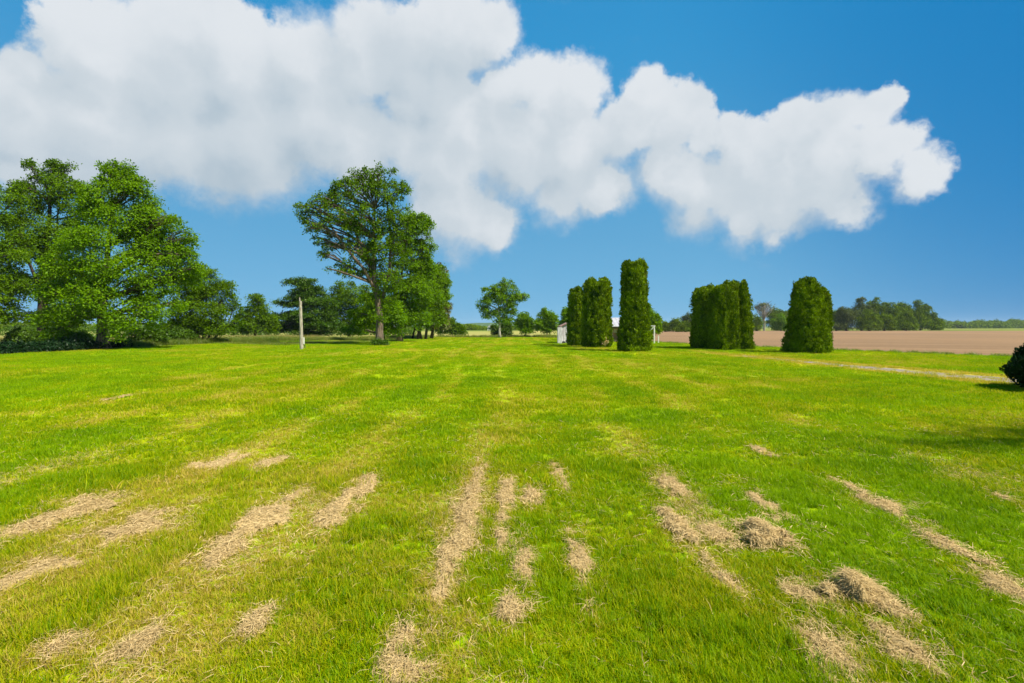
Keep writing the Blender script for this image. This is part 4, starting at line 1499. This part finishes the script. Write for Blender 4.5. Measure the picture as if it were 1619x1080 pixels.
def grass_field(name, P, rot, scale, variant, dry, tufts, label):
    me = bpy.data.meshes.new(name)
    me.vertices.add(len(P))
    me.vertices.foreach_set('co', P.astype(np.float32).ravel())
    for nm, arr, tp in (('rot', rot, 'FLOAT_VECTOR'), ('siz', scale, 'FLOAT_VECTOR')):
        at = me.attributes.new(nm, tp, 'POINT')
        at.data.foreach_set('vector', arr.astype(np.float32).ravel())
    at = me.attributes.new('dry', 'FLOAT', 'POINT')
    at.data.foreach_set('value', dry.astype(np.float32))
    at = me.attributes.new('variant', 'INT', 'POINT')
    at.data.foreach_set('value', variant.astype(np.int32))
    me.update()
    o = bpy.data.objects.new(name, me)
    COL.objects.link(o)
    g = bpy.data.node_groups.new(name + '_nodes', 'GeometryNodeTree')
    g.interface.new_socket('Geometry', in_out='INPUT', socket_type='NodeSocketGeometry')
    g.interface.new_socket('Geometry', in_out='OUTPUT', socket_type='NodeSocketGeometry')
    gi, go = g.nodes.new('NodeGroupInput'), g.nodes.new('NodeGroupOutput')
    ip = g.nodes.new('GeometryNodeInstanceOnPoints')
    jn = g.nodes.new('GeometryNodeJoinGeometry')
    for t in reversed(tufts):
        oi = g.nodes.new('GeometryNodeObjectInfo')
        oi.inputs['Object'].default_value = t
        oi.inputs['As Instance'].default_value = True
        g.links.new(oi.outputs['Geometry'], jn.inputs[0])
    g.links.new(gi.outputs[0], ip.inputs['Points'])
    g.links.new(jn.outputs[0], ip.inputs['Instance'])
    ip.inputs['Pick Instance'].default_value = True

    def na(nm, tp):
        n = g.nodes.new('GeometryNodeInputNamedAttribute')
        n.data_type = tp
        n.inputs[0].default_value = nm
        return n.outputs[0]
    g.links.new(na('variant', 'INT'), ip.inputs['Instance Index'])
    g.links.new(na('rot', 'FLOAT_VECTOR'), ip.inputs['Rotation'])
    g.links.new(na('siz', 'FLOAT_VECTOR'), ip.inputs['Scale'])
    g.links.new(ip.outputs[0], go.inputs[0])
    md = o.modifiers.new('grass', 'NODES')
    md.node_group = g
    tag(o, label, 'grass', None, 'stuff')
    return o


near_t = [tuft('grass_tuft', 20, .036, .064, .0034, .60, M_GRASS) for _ in range(4)]
far_t = [tuft('grass_tuft', 34, .12, .075, .0085, .5, M_GRASS, 2) for _ in range(3)]


def in_lawn(x, y):
    poly = np.array(lawn_edge)
    inside = np.zeros(len(x), bool)
    j = len(poly) - 1
    for i in range(len(poly)):
        xi, yi = poly[i]
        xj, yj = poly[j]
        c = ((yi > y) != (yj > y)) & (x < (xj - xi) * (y - yi) / (yj - yi + 1e-12) + xi)
        inside ^= c
        j = i
    return inside


X, Y, SZ, VR = [], [], [], []
for (d0, d1, dens, kind) in ((1.5, 3.5, 1250, 0), (3.5, 6, 800, 0), (6, 9, 420, 0), (5, 9, 45, 1), (9, 16, 95, 1), (16, 28, 42, 1), (28, 48, 20, 1), (48, 80, 8, 1)):
    mg = 1.2
    area = 1.12 * (d1 ** 2 - d0 ** 2) + 2 * mg * (d1 - d0)
    n = int(area * dens)
    x, y = scatter_wedge(n, d0, d1, 1.12, mg)
    X.append(x)
    Y.append(y)
    SZ.append(np.full(n, 1.0 if kind == 0 else 1.0 + .012 * d0))
    VR.append(rng.integers(0, 4, n) if kind == 0 else rng.integers(4, 7, n))
X, Y, SZ, VR = map(np.concatenate, (X, Y, SZ, VR))
cm_raw = clump_mask(X, Y)
cm = np.clip(cm_raw * 2.2 + .25, 0, 1)
halo = np.exp(np.minimum(cm_raw, 0) * 1.6)
rd = row_density(X, Y)
dr_i = (np.interp(Y, [c[1] for c in drive], [c[0] for c in drive]))
on_drive = (np.abs(X - dr_i) < np.interp(Y, [c[1] for c in drive], hw) * 1.15) & (Y < 35) & (Y > 8)
on_verge = (np.abs(X - dr_i) < np.interp(Y, [c[1] for c in drive], vw)) & (Y < 35) & (Y > 8)
keep = in_lawn(X, Y) & (~on_drive | (rng.uniform(0, 1, len(X)) < .12)) & (rng.uniform(0, 1, len(X)) > cm * .86) & (rng.uniform(0, 1, len(X)) > rd * .35)
X, Y, SZ, VR, cm, rd, on_verge, halo = [a[keep] for a in (X, Y, SZ, VR, cm, rd, on_verge, halo)]
N = len(X)
pat = vnoise(X, Y * .5, .35, 21) * .5 + vnoise(X, Y * .6, 1.1, 22) * .3 + vnoise(X, Y, 3.0, 23) * .2
lush = .6 * vnoise(X, Y, 1.7, 25) + .4 * vnoise(X, Y, 5.0, 26)
hscale = (.48 + 1.35 * lush ** 1.8 + rng.uniform(0, .25, N)) * np.where(Y < 6, 1.0, .85)
hscale *= (1 - .60 * np.clip(cm, 0, 1)) * (1 - .25 * rd)
centre = np.exp(-((X / np.maximum(Y, 3)) / .62) ** 2)
dry = np.clip(.16 + (pat - .45) * 1.5 + .38 * rd + .32 * halo + .15 * row_track(X, Y) * (.4 + 1.2 * vnoise(X * 1.5, Y * .3, .6, 27)) + .05 + rng.normal(0, .10, N) - .55 * (lush - .5) + .55 * on_verge, 0, 1)
lean = rng.normal(0, .16, (N, 2))
rot = np.stack([lean[:, 0], lean[:, 1], rng.uniform(0, 2 * math.pi, N)], 1)
scl = np.stack([SZ, SZ, SZ * hscale], 1)
grass_field('grass', np.stack([X, Y, np.zeros(N)], 1), rot, scl, VR, dry, near_t + far_t, 'bright green mown lawn grass with yellowing patches')

# rough unmown grass: dark left verge, bank round the pole, fringes under the trees and at the field edge
rough_t = [tuft('tall_grass_tuft', 30, .22, .45, .016, .5, M_ROUGH, 3) for _ in range(3)]


def band_points(line, width, n, seed_h, h0, h1, dr0):
    P = np.array(line, float)
    t = rng.uniform(0, len(P) - 1, n)
    i = np.minimum(t.astype(int), len(P) - 2)
    q = P[i] + (P[i + 1] - P[i]) * (t - i)[:, None]
    d = unit(P[i + 1] - P[i])
    nrm = np.stack([-d[:, 1], d[:, 0]], 1)
    q = q + nrm * (rng.uniform(0, 1, n) * width)[:, None]
    return np.stack([q, ], 0)[0], rng.uniform(h0, h1, n), np.clip(rng.normal(dr0, .2, n), 0, 1)


PP, HH, DD = [], [], []
for args in (([(-29.3, 39), (-28.9, 46), (-28.0, 53), (-25, 58)], 3.2, 3200, 0, .7, 1.5, .15),
             ([(-29, 49), (-20, 44), (-12, 58)], 5.0, 1500, 0, .25, .6, .35),
             ([(-26, 56), (-14, 66), (-12, 80)], 5.0, 2600, 0, .6, 1.3, .35),
             ([(-12, 80), (3, 81), (6, 76), (10, 70)], 2.5, 1200, 0, .5, 1.2, .35),
             ([(-60, 52), (-32, 60), (-24, 66)], 6.0, 2500, 0, .8, 1.5, .75)):
    q, h, dd = band_points(*args)
    PP.append(q)
    HH.append(h)
    DD.append(dd)
P2 = np.concatenate(PP)
HH = np.concatenate(HH)
DD = np.concatenate(DD)
# fringe along the ploughed field
q = np.array([p for p in soil_edge for _ in range(12)]) + rng.normal(0, .22, (len(soil_edge) * 12, 2))
P2 = np.concatenate([P2, q])
HH = np.concatenate([HH, rng.uniform(.15, .55, len(q))])
DD = np.concatenate([DD, rng.uniform(0, .5, len(q))])
N = len(P2)
rot = np.stack([rng.normal(0, .12, N), rng.normal(0, .12, N), rng.uniform(0, 6.28, N)], 1)
grass_field('tall_grass', np.stack([P2[:, 0], P2[:, 1], np.zeros(N)], 1), rot, np.stack([np.ones(N), np.ones(N), HH], 1), rng.integers(0, 3, N), DD, rough_t,
            'rough unmown grass along the lawn edge, under the trees and round the pole')

# ------------------------------------------------------------------ air
m, M = new_mat('haze_air')
pv = M.node('ShaderNodeVolumePrincipled')
pv.inputs['Color'].default_value = (0.80, 0.90, 1.0, 1)
pv.inputs['Density'].default_value = 0.00010
M.l.new(pv.outputs[0], M.out.inputs['Volume'])
V, Fc = [], []
box(V, Fc, (-2500, -200, -4.5), (2500, 2200, 32))
hz = mesh_obj('haze', V, Fc, m, loc=(0, 0, 0))
hz['kind'] = 'stuff'
